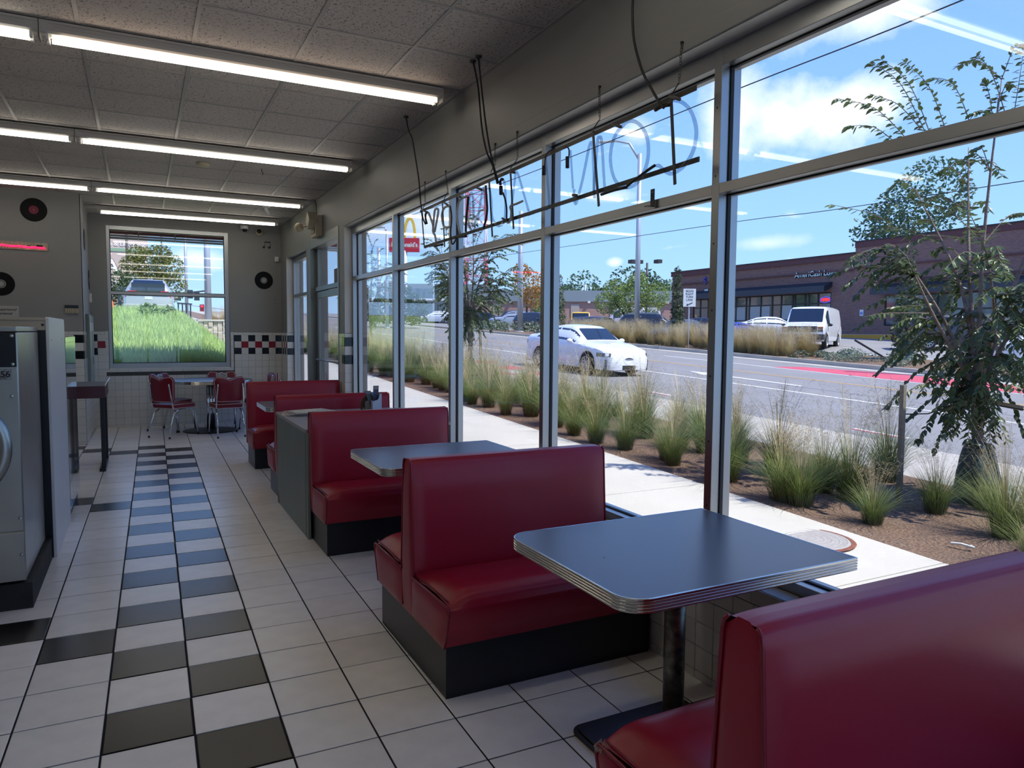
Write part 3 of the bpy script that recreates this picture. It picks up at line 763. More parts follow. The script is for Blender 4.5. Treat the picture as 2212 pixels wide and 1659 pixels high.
# brochure holder with leaflets
t = thing('brochure_holder', 'white leaflet holder on the grey counter by the window', 'holder', (1.87, 6.34, .80))
def side(x): return G().prism([(6.26, .801), (6.44, .801), (6.44, .965), (6.425, .965), (6.40, .955), (6.375, .915), (6.33, .90), (6.29, .895), (6.26, .87)], 'x', x, x + .004)
G().prism([(1.842, .801), (1.925, .801), (1.925, .962), (1.917, .962), (1.905, .95), (1.897, .92), (1.885, .905), (1.86, .90), (1.846, .892), (1.842, .875)], 'y', 6.34, 6.344).obj('front_panel', mat('pale_blue_white_card', (196, 206, 222), .5), t)
G().box(1.842, 1.846, 6.344, 6.45, .801, .90).obj('side_panel', MATS['pale_blue_white_card'], t); G().box(1.921, 1.925, 6.344, 6.45, .801, .96).obj('side_panel', MATS['pale_blue_white_card'], t); G().box(1.842, 1.925, 6.45, 6.454, .801, .97).obj('back_panel', MATS['pale_blue_white_card'], t)
for nm_l, c, pts, lab in (('leaflet', (58, 62, 84), ((1.875, 6.36), .808, (1.89, 6.40), 1.03, .026), 'dark blue leaflet standing upright in the white holder'),
                          ('leaflet', (70, 82, 82), ((1.875, 6.385), .808, (1.815, 6.41), .985, .028), 'grey green leaflet leaning out of the white holder')):
    t = thing(nm_l, lab, 'leaflet', (pts[0][0], pts[0][1], pts[1]), group='leaflets in the counter holder')
    a = Vector((pts[0][0], pts[0][1], pts[1])); b = Vector((pts[2][0], pts[2][1], pts[3])); up = (b - a); w = Vector((pts[4], .004, 0))
    G().obox((a + b) / 2, w, Vector((0, .002, 0)), up / 2).obj('sheet', mat('leaflet_' + str(c[0]), c, .5), t)
    G().obox(b - up * .09, w * .75, Vector((0, .0028, 0)), up * .06).obj('picture', mat('leaflet_picture', (130, 126, 124), .5, noise=(80, .3)), t)
t = thing('leaflet_stand', 'small brown leaflet stand left of the white holder', 'stand', (1.775, 6.42, .80))
G().prism([(1.755, .802), (1.80, .802), (1.80, .86), (1.825, .93), (1.81, .945), (1.775, .92), (1.757, .88)], 'y', 6.42, 6.43).obj('back', mat('brown_card', (70, 50, 26), .7), t)
G().box(1.752, 1.835, 6.385, 6.43, .801, .809).obj('tray', mat('pale_green_card', (150, 152, 132), .6), t); G().box(1.762, 1.785, 6.395, 6.403, .808, .835).obj('card', mat('green_card', (92, 108, 78), .6), t); G().box(1.79, 1.832, 6.39, 6.42, .808, .89).obj('grey_pocket', mat('grey_card', (120, 112, 110), .6), t)

# ================================================================== ROUND TABLE AND CHAIRS
t = thing('round_table', 'round grey table with a chrome column in the far corner', 'table', (.955, 11.88, 0))
G().lathe([(0, .78), (.575, .78), (.575, .774), (0, .774)], (.955, 11.88, 0), 48).obj('tabletop', M['lam'], t)
prof = [(.574, .781)] + [(.58 + (.003 if k % 2 else 0), .778 - .006 * k) for k in range(8)] + [(.56, .733), (0, .733)]
G().lathe(prof, (.955, 11.88, 0), 64).obj('metal_edge', M['chrome'], t)
for dx, dy in ((0, 0), (-.04, .0), (.04, .0), (0, .04)): G().cyl((.93 + dx, 11.88 + dy, .02), (.93 + dx, 11.88 + dy, .735), .022, 14).obj('column_tube', M['polish'], t, smooth=True)
G().lathe([(0, .03), (.06, .028), (.36, .014), (.395, .01), (.40, 0)], (.93, 11.88, 0), 40).obj('base_disc', M['blackm'], t, smooth=True)
t2 = thing('paper_sheet', 'white sheet of paper on the round table', 'paper', (1.33, 11.75, .781)); G().box(1.25, 1.42, 11.68, 11.80, .7815, .7825).obj('sheet', M['white'], t2)

def chair_proto():
    t = thing('diner_chair', '', 'chair', (0, 0, 0), 0, 'red diner chairs round the far table', local=True)   # faces +y
    sw, sd = .20, .20
    def top(u, v):
        x, y = (2 * u - 1), (2 * v - 1); k = .93 if y < 0 else 1
        return (x * sw * k, y * sd, .475 + .018 * puff(u, v, 4))
    g = G(); g.grid(top, 10, 10); o = g.obj('seat_top', mat('dark_red_vinyl', (118, 14, 36), .38, noise=(3, .06)), t, smooth=True)
    g = G(); g.prism([(-sw * .93, -sd), (sw * .93, -sd), (sw, sd), (-sw, sd)], 'z', .415, .474); g.obj('seat', MATS['dark_red_vinyl'], t, bevel=.012)
    loop = [(-sw * .93, -sd, 0), (sw * .93, -sd, 0), (sw, sd, 0), (-sw, sd, 0)]
    for z in (.473, .418): G().tube([(x * 1.005, y * 1.005, z) for x, y, _ in loop], .0045, 6, closed=True).obj('white_piping', mat('white_vinyl_piping', (205, 190, 188), .4), t, smooth=True)
    ct = M['polish']
    for sx in (-1, 1):
        G().tube([(sx * .15, .02, .405), (sx * .175, .12, .40), (sx * .185, .185, .365), (sx * .19, .225, .25), (sx * .195, .255, .02)], .0115, 10).obj('front_leg', ct, t, smooth=True)
        G().tube([(sx * .15, .02, .405), (sx * .165, -.10, .40), (sx * .175, -.19, .34), (sx * .18, -.245, .2), (sx * .185, -.285, .02)], .0115, 10).obj('rear_leg', ct, t, smooth=True)
        G().tube([(sx * .16, .05, .405), (sx * .172, -.14, .405), (sx * .18, -.205, .43), (sx * .185, -.225, .50), (sx * .17, -.255, .72), (sx * .168, -.262, .76), (sx * .155, -.25, .77)], .0105, 10).obj('back_post', ct, t, smooth=True)
        for yy in (.255, -.285): G().cyl((sx * (.195 if yy > 0 else .185), yy, 0), (sx * (.195 if yy > 0 else .185), yy, .022), .0135, 10).obj('foot_cap', M['black'], t)
    def edge(u):      # outline of the back, u 0..1 across, wavy at the top
        return .845 + .022 * math.cos(4 * PI * u) * 0 + .018 * (abs(2 * u - 1) ** 1.5) - .03 * max(0, 1 - abs(2 * u - 1) * 2.4) - .05 * max(0, (abs(2 * u - 1) - .78) / .22) ** 2
    def bk(off, bulge):
        def fn(u, v):
            z1 = edge(u); z0 = .515 + .03 * max(0, (abs(2 * u - 1) - .75) / .25) ** 2; z = z0 + (z1 - z0) * v
            w = .205 * (1 - .1 * (1 - v)); x = (2 * u - 1) * w
            return (x, -.225 - .06 * (z - .515) + .035 * (2 * u - 1) ** 2 + off + bulge * puff(u, v, 5), z)
        return fn
    g = G(); g.grid(bk(-.014, -.012), 20, 12); g.grid(bk(.014, .016), 20, 12); o = g.obj('backrest', MATS['dark_red_vinyl'], t, smooth=True)
    e = bk(0, 0); path = [e(i / 20, 1) for i in range(21)] + [e(1, 1 - i / 10) for i in range(1, 11)] + [e(1 - i / 20, 0) for i in range(1, 21)] + [e(0, i / 10) for i in range(1, 10)]
    G().tube(path, .0145, 6, closed=True).obj('back_rim', MATS['dark_red_vinyl'], t, smooth=True)
    for off in (-.0155, .0155): G().tube([(p[0] * 1.01, p[1] + off, p[2]) for p in path], .004, 6, closed=True).obj('white_piping', MATS['white_vinyl_piping'], t, smooth=True)
    f = bk(.017, .016)
    g = G(); g.grid(lambda u, v: f(.29 + .42 * u + .0 * v, v), 14, 10); o = g.obj('pleated_panel', mat('grey_pleated_vinyl', (168, 168, 166), .4), t, smooth=True)
    for k in range(5):
        u = .34 + .08 * k; G().tube([(a[0], a[1] + .003, a[2]) for a in (f(u, .12), f(u, .5), f(u, .86))], .003, 5).obj('pleat', MATS['grey_pleated_vinyl'], t)
    a, b, c = f(.36, .90), f(.5, 1.1), f(.64, .90)
    G().tube([(a[0], a[1] + .012, a[2]), (a[0] * .6, a[1] + .02, a[2] + .03), (0, b[1] + .02, a[2] + .038), (c[0] * .6, c[1] + .02, c[2] + .03), (c[0], c[1] + .012, c[2])], .007, 8).obj('handle', M['polish'], t, smooth=True)
    return t
ch = chair_proto()
spots = [(.405, 11.48, -.80, 'red diner chair at the near left of the round table, turned three quarters away'), (1.09, 11.24, .12, 'red diner chair with its plain back to the camera, beside the round table'),
         (1.13, 12.33, PI - .1, 'red diner chair behind the round table, its pleated grey back panel towards the camera'), (.40, 12.13, -2.25, 'red diner chair tucked behind the left one, its chrome back handle showing'),
         (1.62, 11.72, 1.75, 'red diner chair at the right of the round table, mostly hidden by the farthest booth')]
for i, (x, y, a, lab) in enumerate(spots):
    if i == 0: ch.location = (x, y, 0); ch.rotation_euler = (0, 0, a); ch['label'] = lab
    else: dup(ch, (x, y, 0), a, lab)

# ================================================================== WALL THINGS
def record(name_label, P, cat='record', col=(120, 24, 54), face='y', r=.147, inner='pink'):
    t = thing('vinyl_record', name_label, cat, P, group='records hung on the walls')
    ax = 'y' if face == 'y' else 'x'; s = -1 if face == 'y' else 1
    prof = [(.0, s * .002), (.05, s * .002), (.052, s * .0035)]
    rr_ = .055
    while rr_ < r - .008: prof += [(rr_, s * .0032), (rr_ + .0022, s * .0038)]; rr_ += .0045
    prof += [(r - .002, s * .004), (r, s * .002), (r, 0)]
    G().lathe(prof, P, 64, ax).obj('disc', mat('black_record_vinyl', (6, 6, 8), .6, spec=.2), t, smooth=True)
    lm = mat('record_label_' + inner, col, .6)
    G().lathe([(0, s * .0042), (.052, s * .0042), (.053, s * .003)], P, 40, ax).obj('centre_label', lm, t)
    if inner == 'grey': G().lathe([(.034, s * .0048), (.046, s * .0048)], P, 40, ax).obj('ring', mat('record_ring_dark', (86, 88, 88), .6), t)
    G().lathe([(0, s * .0052), (.005, s * .0052)], P, 12, ax).obj('spindle_hole', mat('pale_dot', (200, 190, 185), .6), t)
    return t
record('black record with a plum red label, high on the left wall', (-1.166, 11.072, 3.031))
record('black record with a grey ringed label, cut by the left edge of the picture', (-1.54, 11.072, 2.085), col=(160, 160, 158), inner='grey')
record('black record with a pale ringed label on the far wall right of the window', (1.872, FY0 - .002, 2.372), col=(176, 178, 180), inner='grey')
record('record seen edge on, upper one on the short return wall', (-.664, 11.8, 2.77), face='x')
record('record seen edge on, lower one on the short return wall', (-.664, 12.55, 2.26), col=(160, 160, 158), face='x', inner='grey')
t = thing('music_note', 'small black paired music note fixed to the far wall above the record', 'decal', (1.923, FY0 - .002, 2.96))
g = G(); y0, y1 = FY0 - .006, FY0 - .001
for x in (1.875, 1.965):
    g.box(x + .018, x + .024, y0, y1, 2.925, 3.02); g.lathe([(0, 0), (.02, 0), (.02, .005), (0, .005)], (x + .004, y0, 2.925), 14, 'y')
g.prism([(1.893, 3.02), (1.989, 3.02), (1.989, 3.002), (1.893, 3.002)], 'y', y0, y1); g.obj('note', M['black'], t)
# alarm keypad
t = thing('alarm_keypad', 'beige alarm keypad with a dark screen on the left wall', 'keypad', (-.788, 11.07, 1.78))
G().box(-.863, -.713, 11.05, 11.072, 1.73, 1.795).obj('housing', M['cream'], t, bevel=.004); G().box(-.865, -.711, 11.047, 11.072, 1.795, 1.838).obj('screen', mat('dark_blue_screen', (24, 32, 42), .25), t, bevel=.003)
kb = G().box(-.005, .005, -.003, 0, -.006, .006).mesh('key', mat('key_grey', (96, 92, 84), .6))
for i in range(5):
    for j in range(3): put('key', kb, (-.838 + .025 * i, 11.05, 1.742 + .018 * j), t)
# poster with a question on it
t = thing('poster', 'white paper notice about your experience, above the steel machine', 'poster', (-1.56, 11.07, 1.70))
G().box(-1.76, -1.363, 11.066, 11.070, 1.50, 1.811).obj('paper', mat('notice_paper', (172, 170, 166), .7), t)
tm = mat('notice_ink', (34, 34, 36), .8)
text('lettering', 'Good experience?', .042, (-1.385, 11.065, 1.765), FY, tm, t, .0004, 'RIGHT', bold=.0008); text('lettering', 'Bad experience?', .042, (-1.43, 11.065, 1.715), FY, tm, t, .0004, 'RIGHT', bold=.0008)
# lit slot in the left wall: glittering panel and a red rope light
t = thing('lit_sign_panel', 'glittering silver strip with a glowing red rope light on the left wall', 'light', (-1.4, 11.06, 2.57))
G().prism([(-1.75, 2.525), (-1.027, 2.519), (-1.027, 2.618), (-1.75, 2.624)], 'y', 11.058, 11.072).obj('panel', mat('silver_glitter', (150, 142, 128), .3, metal=.4, noise=(160, .8, 3)), t)
G().tube([(-1.75, 11.052, 2.573)] + [(-1.75 + .05 * k, 11.052, 2.573 - .0016 * k + .004 * math.sin(k * 1.7)) for k in range(1, 14)] + [(-1.055, 11.052, 2.553)], .011, 8).obj('rope_light', mat('red_rope_light', (255, 40, 80), .4, emit=((255, 20, 62), 3.0)), t, smooth=True)
G().tube([(-1.15, 11.05, 2.578), (-1.08, 11.05, 2.578)], .010, 8).obj('plug', M['black'], t); G().box(-1.245, -1.21, 11.048, 11.058, 2.573, 2.58).obj('clip', M['black'], t)
# small plastic boxes and cameras
t = thing('light_switch_box', 'small white box on the short return wall left of the far window', 'box', (-.64, 12.6, 1.98)); G().box(-.664, -.635, 12.5, 12.6, 1.93, 2.06).obj('cover', M['white'], t, bevel=.004); G().box(-.636, -.633, 12.53, 12.57, 1.98, 2.02).obj('switch', M['cream'], t)
t = thing('motion_sensor', 'small white box sensor in the corner beside the narrow window', 'sensor', (2.09, 12.82, 2.73)); G().box(2.05, 2.11, 12.79, FY0, 2.69, 2.77).obj('body', M['white'], t, bevel=.006); G().box(2.06, 2.10, 12.787, 12.791, 2.70, 2.74).obj('lens', mat('milky_lens', (200, 200, 196), .3), t)
t = thing('dome_camera', 'white dome security camera under the ceiling on the far wall', 'camera', (1.57, 12.80, 3.2)); G().lathe([(0, .045), (.06, .045), (.065, .03), (.062, -.01), (0, -.012)], (1.57, 12.785, 3.205), 24).obj('housing', M['white'], t, smooth=True)
G().ball((1.575, 12.78, 3.185), .038, 16, 10).obj('dome', mat('smoked_dome', (20, 20, 22), .12), t, smooth=True)
t = thing('round_camera', 'dark round security camera right of the white dome camera', 'camera', (1.805, 12.80, 3.17)); G().lathe([(0, -.02), (.055, -.02), (.06, 0), (.06, .04)], (1.805, 12.81, 3.165), 22, 'y').obj('ring', M['cream'], t, smooth=True); G().ball((1.80, 12.785, 3.175), .036, 14, 10).obj('dome', MATS['smoked_dome'], t, smooth=True)
t = thing('grey_junction_box', 'small dark box low on the far wall beside the narrow window', 'box', (2.02, 12.84, 2.0)); G().box(2.035, 2.05, 12.835, FY0, 1.98, 2.06).obj('cover', M['alu_dark'], t, bevel=.003); G().box(2.038, 2.047, 12.832, 12.836, 2.0, 2.04).obj('front', M['alu'], t)
# emergency light
t = thing('emergency_light', 'cream emergency light with two lamp heads above the door', 'light', (2.1, 9.8, 2.9))
G().box(2.06, WX, 9.66, 9.96, 2.76, 3.03).obj('battery_box', M['cream'], t, bevel=.01)
G().box(2.052, 2.062, 9.70, 9.92, 2.80, 2.98).obj('front_panel', mat('dark_cream', (110, 98, 78), .5), t, bevel=.003)
g = G(); g.lathe([(0, 0), (.045, .01), (.062, .05), (.062, .062), (0, .066)], (1.93, 10.02, 2.91), 20, 'y'); g.obj('lamp_head', M['cream'], t, smooth=True); G().cyl((2.06, 9.96, 2.93), (1.97, 10.04, 2.92), .012, 8).obj('arm', M['cream'], t)
G().obox((2.03, 9.74, 2.96), (.0, .06, .06), (.06, 0, 0), (.0, -.06, .06)).obj('lamp_head', M['cream'], t, bevel=.012)
G().tube([(2.12, 9.86, 3.03), (2.135, 9.93, 3.1), (2.14, 9.97, 3.2), (2.13, 10.02, CZ)], .006, 6).obj('cable', mat('grey_cable', (84, 82, 78), .6), t, smooth=True)
# electrical cabinets on the return wall
for y0, y1, lab in ((11.57, 12.02, 'tall grey green electrical cabinet on the return wall, nearer one'), (12.06, 12.5, 'tall grey green electrical cabinet on the return wall, one nearer the far corner')):
    t = thing('electrical_cabinet', lab, 'cabinet', (-.63, (y0 + y1) / 2, 1.2), group='electrical cabinets')
    G().box(-.664, -.628, y0, y1, .70, 1.735).obj('box', M['green'], t, bevel=.003)
    d = G().box(-.628, -.618, y0 + .02, y1 - .02, .72, 1.715).obj('door', mat('pale_grey_green', (140, 150, 142), .35), t, bevel=.002)
    G().box(-.618, -.60, y0 + .05, y0 + .075, 1.02, 1.13).obj('handle', M['steel'], d, bevel=.003); G().box(-.6185, -.6165, y0 + .08, y1 - .08, 1.50, 1.62).obj('notice', M['white'], d)

# ================================================================== LAUNDRY MACHINES
t = thing('washing_machine', 'stainless steel washing machine marked 56 at the left edge', 'washer', (-1.0, 5.05, 0))
G().box(-1.45, -.557, 4.624, 5.585, 0, .143).obj('plinth', mat('black_concrete_plinth', (30, 31, 33), .7, noise=(12, .5)), t)
G().box(-1.40, -.583, 4.63, 5.5, .158, 1.498).obj('cabinet', M['steel'], t, bevel=.004)
G().box(-1.40, -.585, 4.622, 4.631, .43, 1.497).obj('front_panel', M['steel'], t, bevel=.004); G().box(-1.40, -.583, 4.622, 4.631, .158, .424).obj('kick_panel', M['steel'], t, bevel=.004)
G().box(-1.40, -.583, 4.62, 5.50, 1.502, 1.53).obj('top', M['steel'], t, bevel=.004)
G().box(-1.40, -.588, 4.616, 4.623, 1.315, 1.497).obj('control_panel', mat('navy_black_panel', (14, 18, 26), .3), t, bevel=.002)
for k, (z, w) in enumerate(((1.46, .05), (1.41, .03), (1.39, .06), (1.35, .08))): G().box(-.70 - w / 2, -.70 + w / 2, 4.6145, 4.6165, z, z + .002).obj('printed_line', mat('panel_print', (90, 96, 104), .5), t)
ring = [(.30, -.0), (.305, -.02), (.29, -.032), (.255, -.034), (.235, -.02), (.225, .0)]
d = G().lathe(ring, (-.925, 4.622, .89), 48, 'y').obj('door_ring', M['steel'], t, smooth=True); G().lathe([(.0, -.012), (.2, -.008), (.232, .0)], (-.925, 4.622, .89), 40, 'y').obj('door_glass', mat('dark_drum_glass', (16, 18, 20), .08), d, smooth=True)
sc_ = G().lathe([(0, -.005), (.008, -.004), (.010, 0)], (0, 0, 0), 12, 'y').mesh('screw', M['steel'])
for x, z in ((-.615, 1.16), (-.60, .50), (-.60, .30), (-.605, 1.48), (-.605, 1.33)): put('screw', sc_, (x, 4.621 if z < 1.3 else 4.6155, z), t)
lb = G().box(-.668, -.612, 4.6185, 4.6215, 1.248, 1.304).obj('number_plate', mat('foil_plate', (150, 150, 150), .25, metal=.8, noise=(60, .6)), t)
text('lettering', '56', .044, (-.64, 4.618, 1.276), FY, M['black'], t, .0004, bold=.0012)

t = thing('end_panel', 'tall white end panel with rounded corners standing right of the steel washer', 'panel', (-.54, 6.15, 0))
g = G(); g.prism([(5.592, 0), (6.60, 0), (6.66, .02), (6.66, 1.555), (6.65, 1.585), (6.62, 1.596), (5.60, 1.596), (5.592, 1.588)], 'x', -.549, -.529); g.obj('board', mat('white_laminate_board', (214, 214, 212), .35), t, bevel=.003)
for y in (5.72, 6.42): G().lathe([(0, .0005), (.008, .0005), (.008, 0)], (-.529, y, 1.445), 12, 'x').obj('bolt', M['black'], t)
t = thing('bulkhead', 'beige bulkhead rail behind the steel washer', 'cabinet', (-1.2, 5.7, 1.5)); G().box(-2.6, -.55, 5.60, 6.4, 1.51, 1.575).obj('rail', mat('beige_enamel', (176, 168, 150), .5), t, bevel=.003); G().box(-2.6, -.55, 5.606, 6.4, .0, 1.51).obj('casing', M['black'], t); G().box(-2.6, -.55, 5.595, 6.4, 1.575, 1.592).obj('cap', MATS['beige_enamel'], t)
G().lathe([(0, -.001), (.009, -.001), (.009, 0)], (-.565, 5.6, 1.545), 12, 'y').obj('bolt', M['black'], t)
t = thing('mirror_machine', 'machine with a mirror polished steel side beyond the white end panel', 'machine', (-.95, 7.2, 0))
G().box(-1.4, -.529, 6.70, 7.655, .075, 1.41).obj('polished_side', M['mirror'], t); G().box(-1.4, -.528, 6.70, 7.657, 1.412, 1.455).obj('top_cap', M['mirror'], t); G().box(-1.38, -.545, 6.72, 7.6, 0, .075).obj('toe_kick', M['black'], t)
# folding table with the maroon edge
t = thing('folding_table', 'maroon edged folding table on black posts behind the machines', 'table', (-.75, 9.25, 0))
M['maroon'] = mat('maroon_speckled_laminate', (72, 30, 42), .4, noise=(220, .3, 2))
G().box(-1.7, -.35, 8.858, 9.66, .79, .918).obj('apron', M['maroon'], t, bevel=.004); G().box(-1.7, -.35, 8.856, 9.662, .918, .921).obj('tabletop', M['lam'], t)
G().tube([(-.352, 8.862, .921), (-.336, 8.90, .955), (-.33, 9.3, .962), (-.33, 9.66, .962)], .005, 6).obj('metal_rail', mat('bright_metal_rail', (235, 238, 240), .25, metal=.6), t, smooth=True)
for y in (8.93, 9.58): G().box(-.405, -.365, y - .02, y + .02, .03, .79).obj('post', M['blackm'], t, bevel=.002)
G().box(-.425, -.385 + .02, 8.845, 9.66, 0, .035).obj('foot_bar', M['blackm'], t, bevel=.004)
G().box(-1.65, -1.61, 8.9, 8.94, 0, .79).obj('post', M['blackm'], t)
# ================================================================== NEON SIGN (COIN LAUNDRY, read from the street; from inside it is mirrored)
SX = 2.13
t = thing('neon_sign', 'unlit clear tube neon sign reading COIN LAUNDRY backwards, hung from chains inside the window', 'sign', (SX, 4.2, 2.25))
M['ntube'] = glass_mat('clear_neon_tube', (214, 222, 224), 1.5, .03)
M['milky'] = mat('frosted_neon_tube', (168, 172, 170), .18, coat=.5)
M['ironbar'] = mat('dark_sign_frame', (52, 51, 49), .5)
M['sleeve'] = mat('black_tube_sleeve', (7, 8, 12), .5)
def P3(pts, dx=0): return [(SX + dx, y, z) for y, z in pts]
def sm(pts, k=3):
    """Catmull-Rom through points so tubes bend like blown glass"""
    r = []; n = len(pts)
    for i in range(n - 1):
        p0, p1, p2, p3 = (Vector(pts[max(0, min(n - 1, j))]) for j in (i - 1, i, i + 1, i + 2))
        for q in range(k):
            s = q / k; r.append(.5 * ((2 * p1) + (p2 - p0) * s + (2 * p0 - 5 * p1 + 4 * p2 - p3) * s * s + (3 * p1 - p0 - 3 * p2 + p3) * s ** 3))
    r.append(Vector(pts[-1])); return [tuple(p) for p in r]
def bar_(name, a, b, w=.022): G().bar(P3([a], .016)[0], P3([b], .016)[0], .006, w, up=(0, 0, 1)).obj(name, M['ironbar'], t)
bar_('top_bar', (2.481, 2.568), (5.93, 2.541)); bar_('bottom_bar', (2.452, 2.262), (5.83, 2.232))
for a, b in (((2.628, 2.562), (2.588, 2.177)), ((3.256, 2.57), (3.19, 2.172)), ((4.205, 2.545), (4.156, 2.175)), ((4.524, 2.547), (4.469, 2.161)), ((5.381, 2.532), (5.332, 2.181)), ((5.854, 2.535), (5.788, 2.227))):
    G().bar(P3([a], .0)[0], P3([b], .0)[0], .016, .005, up=(1, 0, 0)).obj('upright', M['ironbar'], t)
def letter(pts, r=.0075, m='ntube', n='glass_tube', dx=0., close=False):
    G().tube(P3(sm(pts), dx), r, 8, closed=close).obj(n, M[m], t, smooth=True)
letter([(2.621, 2.553), (2.564, 2.53), (2.525, 2.503), (2.491, 2.466), (2.468, 2.423), (2.456, 2.378), (2.46, 2.337), (2.474, 2.298), (2.5, 2.268), (2.537, 2.244), (2.581, 2.231), (2.621, 2.231), (2.657, 2.247), (2.699, 2.28), (2.718, 2.285)], .0085)
letter([(2.739, 2.54), (2.691, 2.544), (2.632, 2.536)], .009, 'sleeve', 'sleeve'); letter([(2.718, 2.285), (2.76, 2.276), (2.823, 2.259), (2.888, 2.242), (2.931, 2.228)], .007, 'sleeve', 'sleeve', -.012)
letter([(3.002, 2.527), (3.041, 2.51), (3.075, 2.473), (3.09, 2.427), (3.091, 2.378), (3.075, 2.325), (3.041, 2.273), (2.99, 2.24), (2.934, 2.224), (2.881, 2.229), (2.829, 2.259), (2.799, 2.299), (2.785, 2.342), (2.786, 2.392), (2.8, 2.438), (2.83, 2.48), (2.87, 2.514), (2.917, 2.536), (2.965, 2.54), (3.002, 2.527)], .0085)
letter([(3.15, 2.225), (3.039, 2.228), (2.934, 2.224)], .008, 'sleeve', 'sleeve', -.012)
letter([(3.134, 2.232), (3.147, 2.305), (3.165, 2.447), (3.178, 2.515), (3.192, 2.523), (3.209, 2.519), (3.218, 2.443), (3.23, 2.352), (3.239, 2.259), (3.232, 2.223)])
letter([(3.446, 2.307), (3.455, 2.37), (3.477, 2.518)], .006)
letter([(3.434, 2.301), (3.435, 2.252), (3.416, 2.218), (3.395, 2.249), (3.348, 2.342), (3.292, 2.491), (3.272, 2.515), (3.257, 2.495), (3.249, 2.418), (3.241, 2.338), (3.238, 2.25)])
letter([(3.536, 2.547), (3.513, 2.544), (3.493, 2.525), (3.492, 2.488)], .004, 'sleeve', 'wire'); letter([(3.672, 2.567), (3.728, 2.562), (3.756, 2.533), (3.763, 2.492)], .004, 'sleeve', 'wire')
letter([(3.509, 2.491), (3.507, 2.429)], .011, 'sleeve', 'end_cap'); letter([(3.771, 2.493), (3.77, 2.44)], .011, 'sleeve', 'end_cap')
letter([(3.757, 2.547), (3.74, 2.466), (3.724, 2.375), (3.706, 2.275), (3.714, 2.242), (3.76, 2.240), (3.816, 2.241), (3.899, 2.238), (3.962, 2.236)], .0075)
letter([(3.958, 2.262), (4.02, 2.371), (4.079, 2.475), (4.113, 2.519), (4.134, 2.52), (4.146, 2.469), (4.17, 2.385), (4.186, 2.329)])
letter([(4.036, 2.331), (4.118, 2.327), (4.204, 2.324), (4.19, 2.291), (4.198, 2.246), (4.219, 2.225), (4.246, 2.229)], .0075, 'milky')
letter([(4.348, 2.485), (4.353, 2.506), (4.331, 2.519), (4.312, 2.512)], .009, 'sleeve', 'sleeve')
letter([(4.299, 2.504), (4.28, 2.453), (4.274, 2.355), (4.282, 2.257), (4.317, 2.226), (4.382, 2.223), (4.438, 2.254), (4.477, 2.304), (4.488, 2.408), (4.53, 2.514), (4.556, 2.51)], .0085)
letter([(4.344, 2.476), (4.338, 2.42)], .013, 'sleeve', 'end_cap'); letter([(4.311, 2.427), (4.275, 2.374), (4.256, 2.313), (4.255, 2.254), (4.228, 2.223)], .006, 'sleeve', 'wire')
letter([(4.557, 2.516), (4.544, 2.439), (4.531, 2.353), (4.55, 2.288), (4.578, 2.248), (4.586, 2.228)], .008, 'sleeve', 'sleeve', -.01)
letter([(4.856, 2.265), (4.848, 2.382), (4.849, 2.489), (4.827, 2.512), (4.801, 2.495), (4.787, 2.408), (4.759, 2.264)], .0085); letter([(4.725, 2.267), (4.683, 2.376), (4.626, 2.504), (4.606, 2.514), (4.593, 2.447), (4.566, 2.291)], .0085)
letter([(4.849, 2.489), (4.871, 2.403), (4.893, 2.299), (4.897, 2.245)], .009, 'sleeve', 'sleeve', -.01)
letter([(4.894, 2.5), (4.977, 2.502), (5.034, 2.489), (5.062, 2.457), (5.076, 2.396), (5.061, 2.32), (5.023, 2.249)], .0095, 'milky'); letter([(4.894, 2.5), (4.898, 2.425), (4.911, 2.319), (4.915, 2.24)])
letter([(5.22, 2.479), (5.302, 2.487), (5.359, 2.475), (5.391, 2.429), (5.375, 2.38), (5.333, 2.334), (5.209, 2.322)], .0095, 'milky'); letter([(5.291, 2.327), (5.301, 2.274), (5.301, 2.247)])
letter([(5.22, 2.479), (5.189, 2.393), (5.209, 2.282), (5.188, 2.197), (5.148, 2.189), (5.09, 2.224)], .006, 'sleeve', 'wire')
letter([(5.687, 2.494), (5.629, 2.434), (5.583, 2.375), (5.583, 2.327), (5.538, 2.29), (5.516, 2.24)], .0095, 'milky'); letter([(5.578, 2.375), (5.55, 2.483), (5.516, 2.502), (5.472, 2.491), (5.472, 2.46), (5.516, 2.379), (5.55, 2.323)], .0095, 'milky')
letter([(5.71, 2.504), (5.758, 2.492), (5.752, 2.446), (5.728, 2.414)], .009, 'sleeve', 'sleeve'); letter([(5.55, 2.209), (5.46, 2.208), (5.375, 2.207)], .009, 'sleeve', 'sleeve'); letter([(5.061, 2.228), (4.98, 2.222), (4.91, 2.216)], .009, 'sleeve', 'sleeve')
for a, b in (((5.082, 2.534), (4.977, 2.502)), ((5.354, 2.532), (5.24, 2.484)), ((4.727, 2.532), (4.634, 2.502)), ((5.842, 2.541), (5.687, 2.496)), ((2.633, 2.574), (2.564, 2.539)), ((3.071, 2.558), (3.002, 2.529)), ((4.224, 2.545), (4.138, 2.524)), ((3.44, 2.27), (3.40, 2.262)), ((4.31, 2.262), (4.28, 2.25))):
    G().tube(P3([a, b], -.004), .008, 8).obj('standoff', mat('smoky_standoff', (96, 92, 88), .3), t, smooth=True)
link = G().tube([(0, .0055 * math.cos(a), .009 * math.sin(a)) for a in [2 * PI * k / 10 for k in range(10)]], .0016, 5, closed=True).mesh('chain_link', mat('dull_chain', (92, 90, 84), .4, metal=.8))
